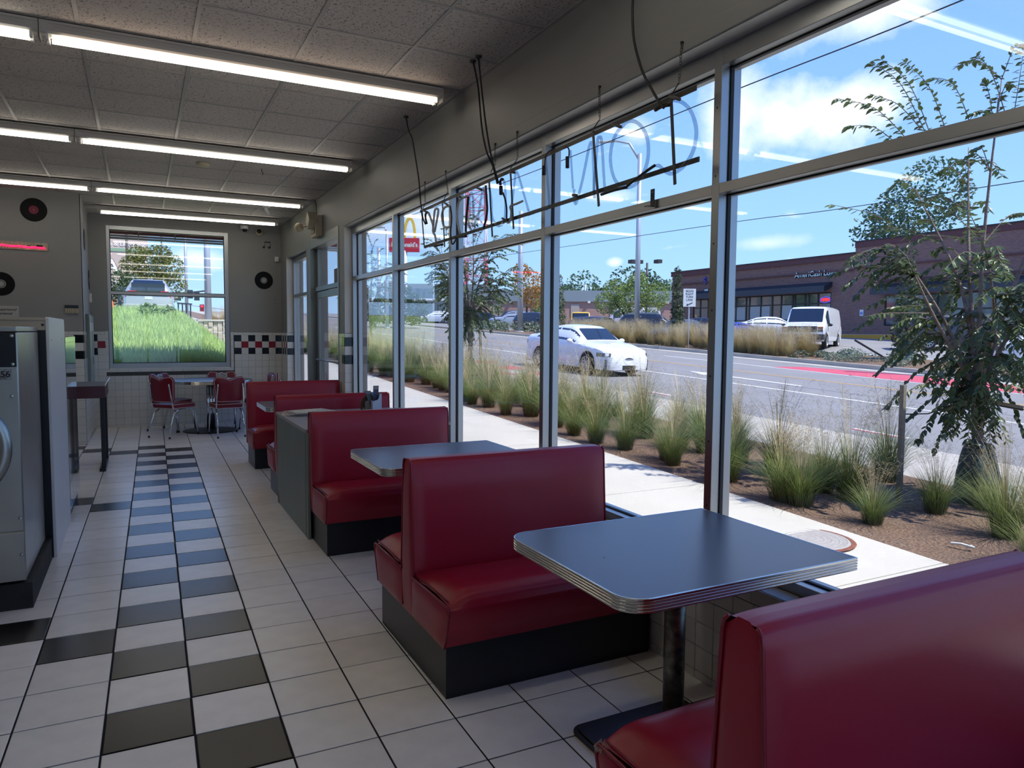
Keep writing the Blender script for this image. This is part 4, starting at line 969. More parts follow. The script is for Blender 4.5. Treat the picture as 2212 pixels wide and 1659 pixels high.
for top, mid, end in (((2.572, 2.781), (2.584, 2.618), (2.625, 2.575)), ((3.212, 2.78), (3.203, 2.616), (3.256, 2.578)), ((4.131, 2.77), (4.119, 2.608), (4.207, 2.561)), ((4.449, 2.767), (4.443, 2.639), (4.50, 2.593)), ((5.333, 2.757), (5.281, 2.60), (5.365, 2.537)), ((5.794, 2.757), (5.781, 2.586), (5.83, 2.541))):
    n = max(2, int((top[1] - mid[1]) / .0135))
    for k in range(n):
        f = k / n; put('chain_link', link, (2.136, top[0] + (mid[0] - top[0]) * f, top[1] + (mid[1] - top[1]) * f), t, (0, 0, PI / 2 * (k % 2) + .3))
    G().cyl((2.136, mid[0], mid[1]), (SX, end[0], end[1]), .003, 6).obj('hanger_wire', M['ironbar'], t); G().lathe([(0, -.012), (.006, -.012), (.007, 0)], (WX - .008, top[0], top[1] + .004), 10, 'x').obj('hook', M['blackm'], t)
# black high voltage cords dropping from the ceiling
def cord(pts, lab, disc=True):
    c = thing('power_cord', lab, 'cord', pts[0], group='black cords of the neon sign')
    G().tube(sm(pts, 4), .006, 8).obj('cable', M['sleeve'], c, smooth=True)
    if disc: G().lathe([(0, -.012), (.018, -.012), (.022, 0)], (pts[0][0], pts[0][1], CZ), 14).obj('grommet', M['black'], c)
cord([(2.06, 2.80, CZ), (2.09, 2.872, 3.08), (2.1, 2.882, 2.952), (2.1, 2.861, 2.86), (2.1, 2.808, 2.738), (2.11, 2.757, 2.65), (2.12, 2.697, 2.561), (2.125, 2.67, 2.53)], 'black cord dropping to the last letter, nearest the camera')
cord([(1.97, 4.441, CZ), (2.0, 4.423, 3.106), (2.0, 4.369, 2.857), (2.03, 4.36, 2.70), (2.08, 4.36, 2.60), (2.11, 4.355, 2.49)], 'left one of the paired black cords hanging from the ceiling mid window')
cord([(1.969, 4.354, CZ), (2.0, 4.372, 3.092), (2.02, 4.34, 2.84), (2.06, 4.34, 2.65), (2.11, 4.335, 2.49)], 'right one of the paired black cords hanging from the ceiling mid window')
cord([(1.983, 5.815, CZ), (2.0, 5.81, 3.175), (2.03, 5.80, 3.10), (2.06, 5.80, 2.937), (2.09, 5.806, 2.772), (2.12, 5.855, 2.63), (2.125, 5.84, 2.55), (2.125, 5.80, 2.46), (2.125, 5.745, 2.41)], 'black cord hanging from the ceiling to the far end of the sign')
# ================================================================== OUTSIDE: GROUND
def gz(x, y, dz=0):
    z = -.362 + .038 * y + dz
    if x > 24.5: z += (min(x, 40) - 24.5) * .046 * (1 - smoothstep(28, 62, y))
    return z
M['conc'] = mat('pale_sidewalk_concrete', (196, 190, 178), .85, noise=(1.2, .06, 8), bump=(30, .003)); M['asph'] = mat('grey_asphalt', (134, 131, 129), .9, noise=(.7, .08, 10), bump=(60, .006))
M['curb'] = mat('curb_concrete', (176, 168, 156), .85, noise=(2, .08, 6)); M['mulch'] = mat('brown_mulch', (122, 98, 80), 1.0, noise=(45, .55, 8), bump=(40, .03))
M['lot'] = mat('lot_asphalt', (140, 138, 137), .9, noise=(.5, .06, 8)); M['wpaint'] = mat('white_road_paint', (226, 224, 218), .7, noise=(6, .08)); M['ypaint'] = mat('yellow_road_paint', (196, 150, 70), .7); M['pink'] = mat('red_lane_paint', (196, 82, 98), .75, noise=(2, .08, 6))
Y0, Y1 = -14, 150
def strip(name, x0, x1, dz, m, th=.25, y0=Y0, y1=Y1, parent=None, kind=True):
    g = G(); v = []
    for y in (y0, y1):
        for x in (x0, x1): v.append((x, y, gz(1, y, dz)))
    v += [(a, b, c - th) for a, b, c in v]
    g.raw(v, [(0, 1, 3, 2), (4, 6, 7, 5), (0, 4, 5, 1), (2, 3, 7, 6), (0, 2, 6, 4), (1, 5, 7, 3)])
    o = g.obj(name, m, parent)
    if kind and not parent: o['kind'] = 'structure'
    return o
sub = strip('ground', -60, 24.5, -.16, mat('packed_earth', (120, 108, 92), 1.0), .3)
walk = strip('sidewalk', 2.42, 5.5, -.03, M['curb'], .12)
k = 0; y = 3.37 - 2.71 * 4
while y < 60:
    strip('slab', 2.43, 5.49, 0, M['conc'], .06, y + .006, y + 2.704, walk); y += 2.71
bed = strip('planting_bed_ground', 5.5, 8.2, -.015, M['mulch'], .12)
apron = strip('kerb_strip', 8.22, 9.84, -.045, M['curb'], .12); strip('gutter', 9.87, 10.40, -.052, M['curb'], .1, parent=apron)
strip('joint', 8.195, 8.225, -.075, M['gasket'], .05, parent=apron); strip('joint', 9.835, 9.875, -.08, M['gasket'], .05, parent=apron)
road = strip('road', 10.40, 24.4, -.06, M['asph'], .2)
def mark(name, x0, x1, y0, y1, m): return strip(name, x0, x1, -.056, m, .004, y0, y1, road)
mark('solid_lane_line', 14.79, 14.90, Y0, 130, M['wpaint']); mark('yellow_centre_line', 18.22, 18.34, Y0, 130, M['ypaint']); mark('far_edge_line', 20.93, 21.03, Y0, 26, M['wpaint'])
for yy in (1.6, 7.47, 13.4, 30, 42, 54): mark('lane_dash', 11.02, 11.12, yy, yy + 1.0, M['wpaint']); mark('red_dash_offset', 10.95, 11.02, yy, yy + 1.0, M['pink'])  # each white dash has a strip of red road paint offset beside it
def flat(name, pts, m, dz=-.055): return G().raw([(x, y, gz(1, y, dz)) for x, y in pts] + [(x, y, gz(1, y, dz - .004)) for x, y in pts], [tuple(range(len(pts)))] + [(i, i + len(pts), (i + 1) % len(pts) + len(pts), (i + 1) % len(pts)) for i in range(len(pts))]).obj(name, m, road)
flat('red_bus_lane', [(21.05, -14), (23.45, -14), (23.5, 16.6), (22.4, 19.6), (21.1, 19.8)], M['pink'])
flat('turn_arrow', [(16.2, 14.2), (16.35, 14.2), (16.4, 17.6), (16.75, 17.5), (16.35, 18.9), (15.85, 17.7), (16.2, 17.65)], M['wpaint'])
for pts in ([(10.5, 23.0), (11.4, 23.3), (11.4, 24.4), (10.5, 24.1)], [(10.45, 20.6), (11.2, 20.9), (11.2, 22.0), (10.45, 21.7)], [(10.45, 18.6), (10.9, 18.8), (10.9, 19.7), (10.45, 19.5)]): flat('red_crossing_patch', pts, M['pink'])
for y_, a in ((18.9, .35), (21.1, .35), (23.6, .35)):
    strip('red_paint', 8.4, 9.8, -.042, M['pink'], .003, y_, y_ + .7, apron)
fc = strip('far_kerb', 24.4, 24.62, .10, M['curb'], .3); strip('far_gutter', 23.6, 24.4, -.052, M['curb'], .1, parent=fc)
# lot beyond the street
g = G(); xs2 = [24.62, 26, 28.6, 30, 34, 38, 42, 60, 110]; ys2 = [-14 + 4 * k for k in range(42)]
g.grid(lambda u, v: (xs2[round(u * 8)], ys2[round(v * 41)], gz(xs2[round(u * 8)], ys2[round(v * 41)]) - .02), 8, 41); lot = struct('parking_lot_ground', g, M['lot'])
g = G(); g.grid(lambda u, v: (24.6 + 3.9 * u, 4 + 52 * v, gz(24.6 + 3.9 * u, 4 + 52 * v, .04)), 4, 40); fb = struct('far_bed_ground', g, M['mulch'])
g = G(); g.grid(lambda u, v: (28.55 + .18 * u, 4 + 40 * v, gz(28.6, 4 + 40 * v, .07)), 1, 30); g.obj('lot_kerb', M['conc'], fb)
def lotline(pts): return G().grid(lambda u, v: (pts[0][0] + (pts[1][0] - pts[0][0]) * u + .06 * (v - .5), pts[0][1] + (pts[1][1] - pts[0][1]) * u + .12 * (v - .5), gz(pts[0][0] + (pts[1][0] - pts[0][0]) * u, pts[0][1] + (pts[1][1] - pts[0][1]) * u, -.012)), 6, 1).obj('bay_line', M['wpaint'], lot)
for k in range(8): lotline(((28.9, 17.6 + 2.9 * k), (33.2, 17.0 + 2.9 * k)))
# manhole
t = thing('manhole_cover', 'round grey manhole cover with a rusty rim in the sidewalk', 'manhole', (4.98, 4.22, gz(1, 4.22)))
g = G(); g.lathe([(0, .006), (.33, .006), (.335, .0)], (4.98, 4.22, gz(1, 4.22)), 40); g.obj('lid', mat('pale_iron_lid', (168, 162, 156), .7, noise=(30, .12)), t)
for r_ in (.06, .12, .18, .24, .30): G().lathe([(r_, .006), (r_ + .012, .009), (r_ + .024, .006)], (4.98, 4.22, gz(1, 4.22)), 36).obj('raised_ring', MATS['pale_iron_lid'], t)
G().lathe([(.335, .005), (.36, .006), (.375, .0)], (4.98, 4.22, gz(1, 4.22)), 40).obj('rusty_rim', mat('rust', (128, 78, 62), .9, noise=(20, .3)), t)
t = thing('paper_scrap', 'white twisted paper scrap on the mulch below the near street tree', 'litter', (6.0, 3.55, gz(1, 3.55))); G().tube([(5.98, 3.62, gz(1, 3.6) + .02), (6.0, 3.55, gz(1, 3.55) + .03), (6.03, 3.46, gz(1, 3.5) + .02), (6.06, 3.50, gz(1, 3.5) + .02)], .012, 6).obj('scrap', M['white'], t)

# ================================================================== PLANTS
def rnd(a, b): return random.uniform(a, b)
M['grass'] = ramp_mat('ornamental_grass', [(0, (84, 84, 52)), (.12, (92, 112, 56)), (.42, (134, 146, 82)), (.8, (182, 176, 118)), (1, (196, 180, 136))], 2, 1.0, .7, .3, 2.0, .25)
M['grass2'] = ramp_mat('tan_grass', [(0, (116, 104, 66)), (.3, (168, 150, 98)), (1, (204, 178, 128))], 2, 1.2, .8, .3, 2.0, .25)
M['stalk'] = mat('straw_seed_stalk', (198, 180, 140), .8, rand=.15)
def clump(n, h, spread, seeds, stalks=60):
    random.seed(seeds); g = G()
    for i in range(n):
        a = rnd(0, 2 * PI); r0 = rnd(0, .12); L = h * rnd(.55, 1.05); lean = rnd(.1, 1) ** 1.1 * spread; w = rnd(.0022, .004)
        x0, y0 = r0 * math.cos(a), r0 * math.sin(a); a2 = a + rnd(-.5, .5); ux, uy = math.cos(a2), math.sin(a2); px_, py_ = -uy * w, ux * w
        prev = None; v = []
        for k in range(4):
            f = k / 3; d = lean * f ** 1.7 * L; z = L * (f - .35 * lean * f * f); ww = 1 - f * .85
            v += [(x0 + ux * d - px_ * ww, y0 + uy * d - py_ * ww, z), (x0 + ux * d + px_ * ww, y0 + uy * d + py_ * ww, z)]
        g.raw(v, [(0, 1, 3, 2), (2, 3, 5, 4), (4, 5, 7, 6)])
    g.cm = 1
    for i in range(stalks):
        a = rnd(0, 2 * PI); lean = rnd(.05, .55); L = h * rnd(.95, 1.5); ux, uy = math.cos(a), math.sin(a); p = [(ux * lean * L * f * f, uy * lean * L * f * f, L * f) for f in (0, .4, .75, 1)]
        w = .0012; v = [q for x, y, z in p for q in ((x - uy * w, y + ux * w, z), (x + uy * w, y - ux * w, z))]; g.raw(v, [(0, 1, 3, 2), (2, 3, 5, 4), (4, 5, 7, 6)])
        for k in range(14):      # airy seed head
            f = rnd(.72, 1.0); x, y, z = ux * lean * L * f * f, uy * lean * L * f * f, L * f; b = rnd(0, 2 * PI); l = rnd(.02, .06); q = Vector((math.cos(b) * l, math.sin(b) * l, rnd(0, .05)))
            g.raw([(x, y, z), (x + q.x, y + q.y, z + q.z), (x + q.x, y + q.y, z + q.z + .003)], [(0, 1, 2)])
    return g
def cl_mesh(n, h, sp_, sd, st, m): return clump(n, h, sp_, sd, st).mesh('ornamental_grass', [m, M['stalk']])
gm = [cl_mesh(520, .62 + .05 * k, 1.05, 11 + k, 46, M['grass']) for k in range(4)]
random.seed(3)
def inst(name, me, loc, rz, s, label, cat, group=None):
    o = put(name, me, loc, None, (0, 0, rz), (s, s, s)); return tag(o, label, cat, group)
for y in [1.2 + .62 * k for k in range(46)]:
    for x in (5.95, 6.75, 7.5):
        if y < 8 and x > 7.2 and rnd(0, 1) < .55: continue
        xx, yy = x + rnd(-.22, .22), y + rnd(-.28, .28)
        if abs(xx - 7.75) < .25 and abs(yy - 4.5) < .35: continue
        if yy < 4.3 and xx < 6.3 and rnd(0, 1) < .6: continue
        inst('ornamental_grass', random.choice(gm), (xx, yy, gz(1, yy, -.015)), rnd(0, 6.28), rnd(.8, 1.18) * (.82 if yy < 4.6 else 1), 'clump of ornamental grass with straw seed heads in the bed beside the sidewalk', 'grass', 'grass clumps in the sidewalk bed')
tm2 = [cl_mesh(300, .62, .6, 31 + k, 70, M['grass2']) for k in range(3)]
for k in range(150):
    x, y = rnd(24.9, 27.4), rnd(22.3, 42); inst('tan_grass', random.choice(tm2), (x, y, gz(x, y, .03)), rnd(0, 6), rnd(1.15, 1.6), 'golden tan grass clump in the bed across the street', 'grass', 'tan grass clumps across the street')
def leafcloud(blobs, n, size, sd, flat_=1.0, aspect=.5):
    """small leaf blades scattered through the outer part of overlapping blobs"""
    random.seed(sd); g = G(); tot = sum(b[1] ** 2 for b in blobs)
    for c, r, *sc in blobs:
        sc = sc[0] if sc else (1, 1, 1)
        for i in range(int(n * r * r / tot)):
            d = Vector((random.gauss(0, 1), random.gauss(0, 1), random.gauss(0, 1))).normalized() * (r * rnd(.35, 1) ** .45)
            p = Vector((c[0] + d.x * sc[0], c[1] + d.y * sc[1], c[2] + d.z * sc[2])); a = Vector((rnd(-1, 1), rnd(-1, 1), rnd(-.9, .3))).normalized(); b = a.cross(Vector((rnd(-1, 1), rnd(-1, 1), rnd(-.3, 1)))).normalized(); s = size * rnd(.6, 1.25)
            g.raw([p - a * s * .5, p + b * s * aspect * .5, p + a * s * .5, p - b * s * aspect * .5], [(0, 1, 2, 3)])
    return g
def leafm(name, c, v=.35, tr=.25): return ramp_mat(name, [(0, c), (1, c)], 2, .01, .55, v, 1.6, tr)
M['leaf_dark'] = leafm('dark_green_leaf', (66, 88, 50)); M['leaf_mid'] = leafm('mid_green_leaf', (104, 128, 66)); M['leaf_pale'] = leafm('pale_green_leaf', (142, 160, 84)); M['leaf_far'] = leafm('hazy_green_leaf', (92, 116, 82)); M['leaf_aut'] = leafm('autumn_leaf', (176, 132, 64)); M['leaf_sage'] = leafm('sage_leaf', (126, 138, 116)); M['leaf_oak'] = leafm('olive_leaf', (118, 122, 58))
M['bark'] = mat('grey_brown_bark', (124, 106, 94), .9, noise=(14, .3, 6), bump=(40, .01)); M['bark_d'] = mat('dark_bark', (70, 60, 52), .9, noise=(10, .3))
def tree(name, label, base, trunk, blobs, n, size, m, tr=.12, sd=1, group=None, cat='tree', aspect=.5):
    t = thing(name, label, cat, base, group=group)
    g = G()
    for pts, r0, r1 in trunk: g.tube(pts, [r0 + (r1 - r0) * i / (len(pts) - 1) for i in range(len(pts))], 8)
    g.obj('trunk', M['bark_d'] if tr else M['bark'], t, smooth=True)
    o = leafcloud(blobs, n, size, sd, aspect=aspect).obj('foliage', m, t); o['kind'] = 'stuff'
    return t
# ---- the near street tree: every leaf on a twig, paired along arching shoots
def leaf_mesh(L, w):
    v = [(0, 0, 0), (L * .3, w, .012 * L), (L * .65, w * .8, -.02 * L), (L, 0, -.1 * L), (L * .65, -w * .8, -.02 * L), (L * .3, -w, .012 * L), (L * .33, 0, -.07 * L), (L * .66, 0, -.1 * L)]
    return v, [(0, 6, 1), (1, 6, 7, 2), (2, 7, 3), (0, 5, 6), (5, 4, 7, 6), (4, 3, 7)]
M['leaf_near'] = leafm('glossy_green_leaf', (92, 110, 66), .45, .3); M['leaf_near'].node_tree.nodes['Principled BSDF'].inputs['Roughness'].default_value = .38
def street_tree(label, base, height, crown, nshoot, L, w, sd, explicit=(), nparts=300, tr_r=.05, fork=1.2, extra_blob=None):
    random.seed(sd); t = thing('street_tree', label, 'tree', base); B = Vector(base)
    fk = B + Vector((-.01, .04, fork)); g = G()
    g.tube([B + Vector((0, 0, -.1)), B + Vector((.01, 0, .3)), B + Vector((-.02, .02, fork * .7)), fk], [tr_r * 1.15, tr_r, tr_r * .92, tr_r * 1.05], 14); g.obj('trunk', M['bark'], t, smooth=True)
    limbs = []; g = G()
    for k in range(9):
        a = 2 * PI * k / 9 + rnd(-.3, .3); top = Vector((crown[0] * .75 * math.cos(a), crown[1] * .75 * math.sin(a), height * rnd(.5, .92)))
        if k == 0: top = Vector((.05, 0, height))
        mid = fk + (B + top - fk) * .45 + Vector((rnd(-.1, .1), rnd(-.1, .1), .12)); pts = sm([tuple(fk), tuple(mid), tuple(B + top)], 5); limbs.append([Vector(p) for p in pts])
        g.tube(pts, [tr_r * .5 * (1 - .85 * i / (len(pts) - 1)) for i in range(len(pts))], 7)
    g.obj('limbs', M['bark'], t, smooth=True)
    shoots = [tuple(Vector(p) for p in s) for s in explicit]
    for k in range(nshoot):
        l = random.choice(limbs); i = random.randint(1, len(l) - 1); p = l[i]; ctr = B + Vector((0, 0, height * .55)); d = (p - ctr); d.z *= .3
        d = (d.normalized() if d.length > .05 else Vector((rnd(-1, 1), rnd(-1, 1), 0))) + Vector((rnd(-.9, .9), rnd(-.9, .9), rnd(-.5, .7))); d.normalize(); ln = rnd(.3, .85) * min(1, crown[0])
        q1 = p + d * ln * .55 + Vector((0, 0, .06)); q2 = p + d * ln + Vector((0, 0, -.10)); shoots.append((p, q1, q2))
    tw = G(); leaves = []
    for s in shoots:
        pts = [Vector(p) for p in sm([tuple(p) for p in s], 4)]; tw.tube(pts, [.006 * (1 - .7 * i / (len(pts) - 1)) for i in range(len(pts))], 4, caps=False)
        tot = sum((pts[i + 1] - pts[i]).length for i in range(len(pts) - 1)); n = max(5, int(tot / (L * .42))); nl = 0
        for j in range(n):
            f = (j + .6) / n * (len(pts) - 1); i = min(int(f), len(pts) - 2); p = pts[i] + (pts[i + 1] - pts[i]) * (f - i); d = (pts[i + 1] - pts[i]).normalized()
            sd_ = d.cross(Vector((0, 0, 1))); sd_ = sd_.normalized() if sd_.length > .1 else Vector((1, 0, 0))
            for sg in ((-1, 1) if rnd(0, 1) < .8 else (random.choice((-1, 1)),)):
                ax = (d * .55 + sd_ * sg * .8 + Vector((rnd(-.3, .3), rnd(-.3, .3), rnd(-.75, .05)))).normalized(); up = Vector((rnd(-.5, .5), rnd(-.5, .5), 1)); yv = up.cross(ax).normalized(); zv = ax.cross(yv)
                m_ = Matrix((ax, yv, zv)).transposed().to_4x4() @ Matrix.Scale(rnd(.7, 1.15), 4); m_.translation = p; leaves.append(m_)
    o = tw.obj('twigs', M['bark'], t); o['kind'] = 'stuff'
    v0, f0 = leaf_mesh(L, w); lm = G().raw(v0, f0).mesh('leaf', M['leaf_near'])
    cp = Vector((0, 0, 1.512)); leaves.sort(key=lambda q: (q.translation - cp).length)
    for q in leaves[:nparts]:
        o = bpy.data.objects.new('leaf', lm); COL.objects.link(o); o.parent = t; qq = q.copy(); qq.translation = q.translation - B; o.matrix_local = qq
    g = G()
    for q in leaves[nparts:]: g.raw([q @ Vector(p) for p in v0], f0)
    if g.v: o = g.obj('foliage', M['leaf_near'], t); o['kind'] = 'stuff'
    return t
TB = (7.75, 4.45, gz(1, 4.45))
ex = [((7.25, 4.79, 3.45), (6.98, 4.97, 4.08), (6.69, 5.13, 4.3)), ((7.27, 4.79, 3.5), (7.08, 4.94, 4.08), (6.8, 5.07, 4.33)), ((7.4, 4.72, 3.55), (7.25, 4.84, 4.05), (7.01, 4.97, 4.32)), ((7.14, 4.85, 3.64), (6.93, 4.97, 3.88), (6.69, 5.1, 3.97)),
      ((7.1, 4.86, 3.42), (6.75, 5.06, 3.82), (6.38, 5.26, 3.93)), ((6.96, 4.94, 3.45), (6.72, 5.06, 3.64), (6.48, 5.19, 3.65)), ((7.64, 4.61, 3.6), (7.48, 4.73, 4.08), (7.26, 4.83, 4.15)), ((7.95, 4.45, 3.7), (7.8, 4.55, 4.2), (7.66, 4.63, 4.38)), ((7.99, 4.43, 3.7), (8.05, 4.42, 4.1), (8.1, 4.42, 4.45)),
      ((6.95, 4.9, 2.55), (6.72, 4.99, 2.74), (6.3, 5.21, 2.85)), ((7.2, 4.7, 1.75), (6.85, 4.9, 1.75), (6.6, 4.95, 1.72)), ((7.4, 4.6, 1.1), (7.15, 4.75, 1.0), (6.95, 4.85, .86))]
street_tree('leafy young street tree nearest the window, with long arching shoots', TB, 4.3, (1.05, 1.05), 215, .088, .021, 5, ex, 300, .058, 1.12)
# strap, stakes, wires and the watering bag of the near tree
t = thing('tree_stake', 'grey square wooden stake left of the near street tree trunk', 'stake', (6.95, 4.72, gz(1, 4.7)), group=None)
M['stakew'] = mat('weathered_stake_wood', (128, 122, 110), .9, noise=(12, .2, 6))
G().bar((6.97, 4.78, gz(1, 4.7) - .1), (6.90, 4.74, 1.02), .045, .045).obj('post', M['stakew'], t); G().tube([(6.9, 4.74, .72), (7.2, 4.66, .72), (7.45, 4.58, .80)], .006, 5).obj('wire', M['blackm'], t)
t = thing('tree_stake', 'leaning wooden stake at the right picture edge beside the near street tree', 'stake', (7.45, 3.72, gz(1, 3.7)))
G().bar((7.35, 3.78, gz(1, 3.7) - .1), (7.6, 3.66, 1.0), .05, .05).obj('post', M['stakew'], t)
G().tube([(7.58, 3.67, .78), (7.68, 3.95, .80), (7.72, 4.25, .82)], .005, 5).obj('wire', M['blackm'], t)
t = thing('tree_strap', 'beige strap tied round the near street tree trunk', 'strap', (7.73, 4.47, .82)); g = G(); g.lathe([(.062, -.03), (.064, .03)], (7.735, 4.47, .86), 18); g.bar((7.72, 4.52, .85), (7.42, 4.6, .78), .006, .05); g.bar((7.77, 4.42, .85), (7.85, 4.1, .80), .006, .05); g.obj('webbing', mat('beige_webbing', (170, 160, 140), .8), t)
def water_bag(label, c, h, r, m):
    t = thing('watering_bag', label, 'bag', c); random.seed(9)
    def fn(u, v):
        a = 2 * PI * u; rr_ = r * (1 - .55 * v) * (1 + .10 * math.sin(5 * a + 3 * v) + .05 * math.sin(11 * a + 9 * v)); return (c[0] + rr_ * math.cos(a), c[1] + rr_ * math.sin(a), c[2] + h * v + .02 * math.sin(6 * a) * v)
    G().grid(fn, 40, 12).obj('bag', m, t, smooth=True); G().tube([(c[0] - r * .5, c[1] - r * .5, c[2] + h * .9), (c[0] - r * .4, c[1], c[2] + h * 1.05), (c[0] - r * .2, c[1] + r * .3, c[2] + h * .98)], .03, 8).obj('folded_top', m, t, smooth=True)
    G().bar((c[0] - r * .8, c[1] - r * .3, c[2] + .1), (c[0] - r * .45, c[1] - r * .2, c[2] + h * .9), .02, .004).obj('zip', M['black'], t)
water_bag('dark green watering bag wrapped round the near street tree', TB[:2] + (gz(1, 4.45) - .02,), .62, .26, mat('dark_green_tarp', (52, 72, 70), .35, noise=(7, .6, 6)))
T2 = (7.86, 17.8, gz(1, 17.8))
street_tree('slender street tree seen through the middle panes, with a small watering bag', T2, 4.0, (1.15, 1.15), 330, .085, .02, 12, (), 300, .06, 1.5)
water_bag('small grey green watering bag at the foot of the second street tree', (T2[0], T2[1], T2[2] - .02), .55, .2, mat('grey_green_tarp', (96, 108, 96), .5, noise=(9, .3)))
t = thing('tree_stake', 'thin wooden stake right of the second street tree', 'stake', (8.55, 18.6, gz(1, 18.6))); G().bar((8.55, 18.6, gz(1, 18.6) - .1), (8.5, 18.6, gz(1, 18.6) + 1.25), .06, .06).obj('post', M['stakew'], t); G().tube([(8.5, 18.6, gz(1, 18.6) + 1.1), (7.95, 17.9, gz(1, 17.8) + .8)], .008, 4).obj('wire', M['blackm'], t)
street_tree('third street tree farther along the bed, seen through the last pane', (8.55, 29.6, gz(1, 29.6)), 4.3, (1.1, 1.1), 200, .1, .024, 21, (), 120, .06, 1.6)
# ================================================================== VEHICLES
M['carglass'] = mat('dark_car_glass', (30, 38, 44), .06, spec=.8, coat=.5); M['tyre'] = mat('tyre_rubber', (24, 24, 26), .8); M['rim'] = mat('alloy_rim', (178, 182, 188), .3, metal=.7); M['lamp'] = mat('headlamp_lens', (90, 96, 104), .1, coat=1); M['tail'] = mat('tail_lamp_red', (176, 24, 40), .2, coat=1)
M['plate'] = mat('number_plate', (214, 214, 208), .5)
def paint(n, c, metal=0.): return mat('car_paint_' + n, c, .28, coat=.8, metal=metal)
# side profile: fraction of length from the rear, shoulder height, top height, shoulder half width, top half width (fractions of H and W/2)
PROF = {
 'sedan': [(0, .50, .60, .74, .62), (.02, .56, .70, .86, .7), (.06, .66, .745, .93, .78), (.13, .675, .765, .97, .76), (.17, .68, .80, .98, .74), (.30, .665, .955, 1, .60), (.42, .65, 1.0, 1, .60), (.54, .64, .985, 1, .60), (.60, .635, .93, .995, .62), (.725, .615, .685, .985, .70), (.85, .575, .635, .96, .70), (.94, .52, .57, .90, .66), (.985, .44, .50, .80, .60), (1, .40, .45, .70, .55)],
 'suv': [(0, .50, .58, .86, .78), (.015, .56, .72, .92, .75), (.05, .60, .86, .96, .70), (.10, .62, .965, .98, .66), (.3, .61, 1, 1, .64), (.5, .60, .995, 1, .64), (.58, .60, .95, 1, .65), (.70, .59, .665, .99, .74), (.85, .56, .63, .96, .74), (.95, .50, .56, .90, .7), (1, .40, .46, .78, .64)],
 'van': [(0, .52, .80, .96, .84), (.01, .52, .93, .98, .84), (.04, .52, .985, 1, .84), (.3, .52, 1, 1, .84), (.60, .52, 1, 1, .84), (.72, .52, .985, 1, .82), (.765, .52, .95, .99, .82), (.875, .52, .60, .98, .86), (.93, .51, .565, .97, .84), (.985, .48, .53, .96, .84), (1, .45, .49, .94, .82)],
 'hatch': [(0, .52, .62, .80, .68), (.02, .58, .72, .88, .7), (.08, .64, .82, .95, .68), (.2, .65, .95, .99, .62), (.36, .64, 1, 1, .60), (.48, .63, .985, 1, .60), (.56, .62, .93, .99, .62), (.70, .60, .67, .98, .70), (.86, .55, .61, .95, .68), (.95, .49, .54, .88, .64), (1, .40, .45, .74, .56)],
 'jeep': [(0, .5, .82, .9, .84), (.01, .55, .95, .92, .84), (.04, .58, 1, .92, .82), (.3, .58, 1, .92, .82), (.53, .58, .995, .92, .82), (.56, .58, .96, .92, .82), (.64, .57, .64, .92, .84), (.80, .57, .625, .74, .64), (.97, .55, .60, .68, .6), (1, .50, .54, .66, .58)],
}
def lerp_prof(tab, s):
    for a, b in zip(tab[:-1], tab[1:]):
        if s <= b[0]:
            f = (s - a[0]) / (b[0] - a[0]); return [a[i] + (b[i] - a[i]) * f for i in range(1, 5)]
    return list(tab[-1][1:])
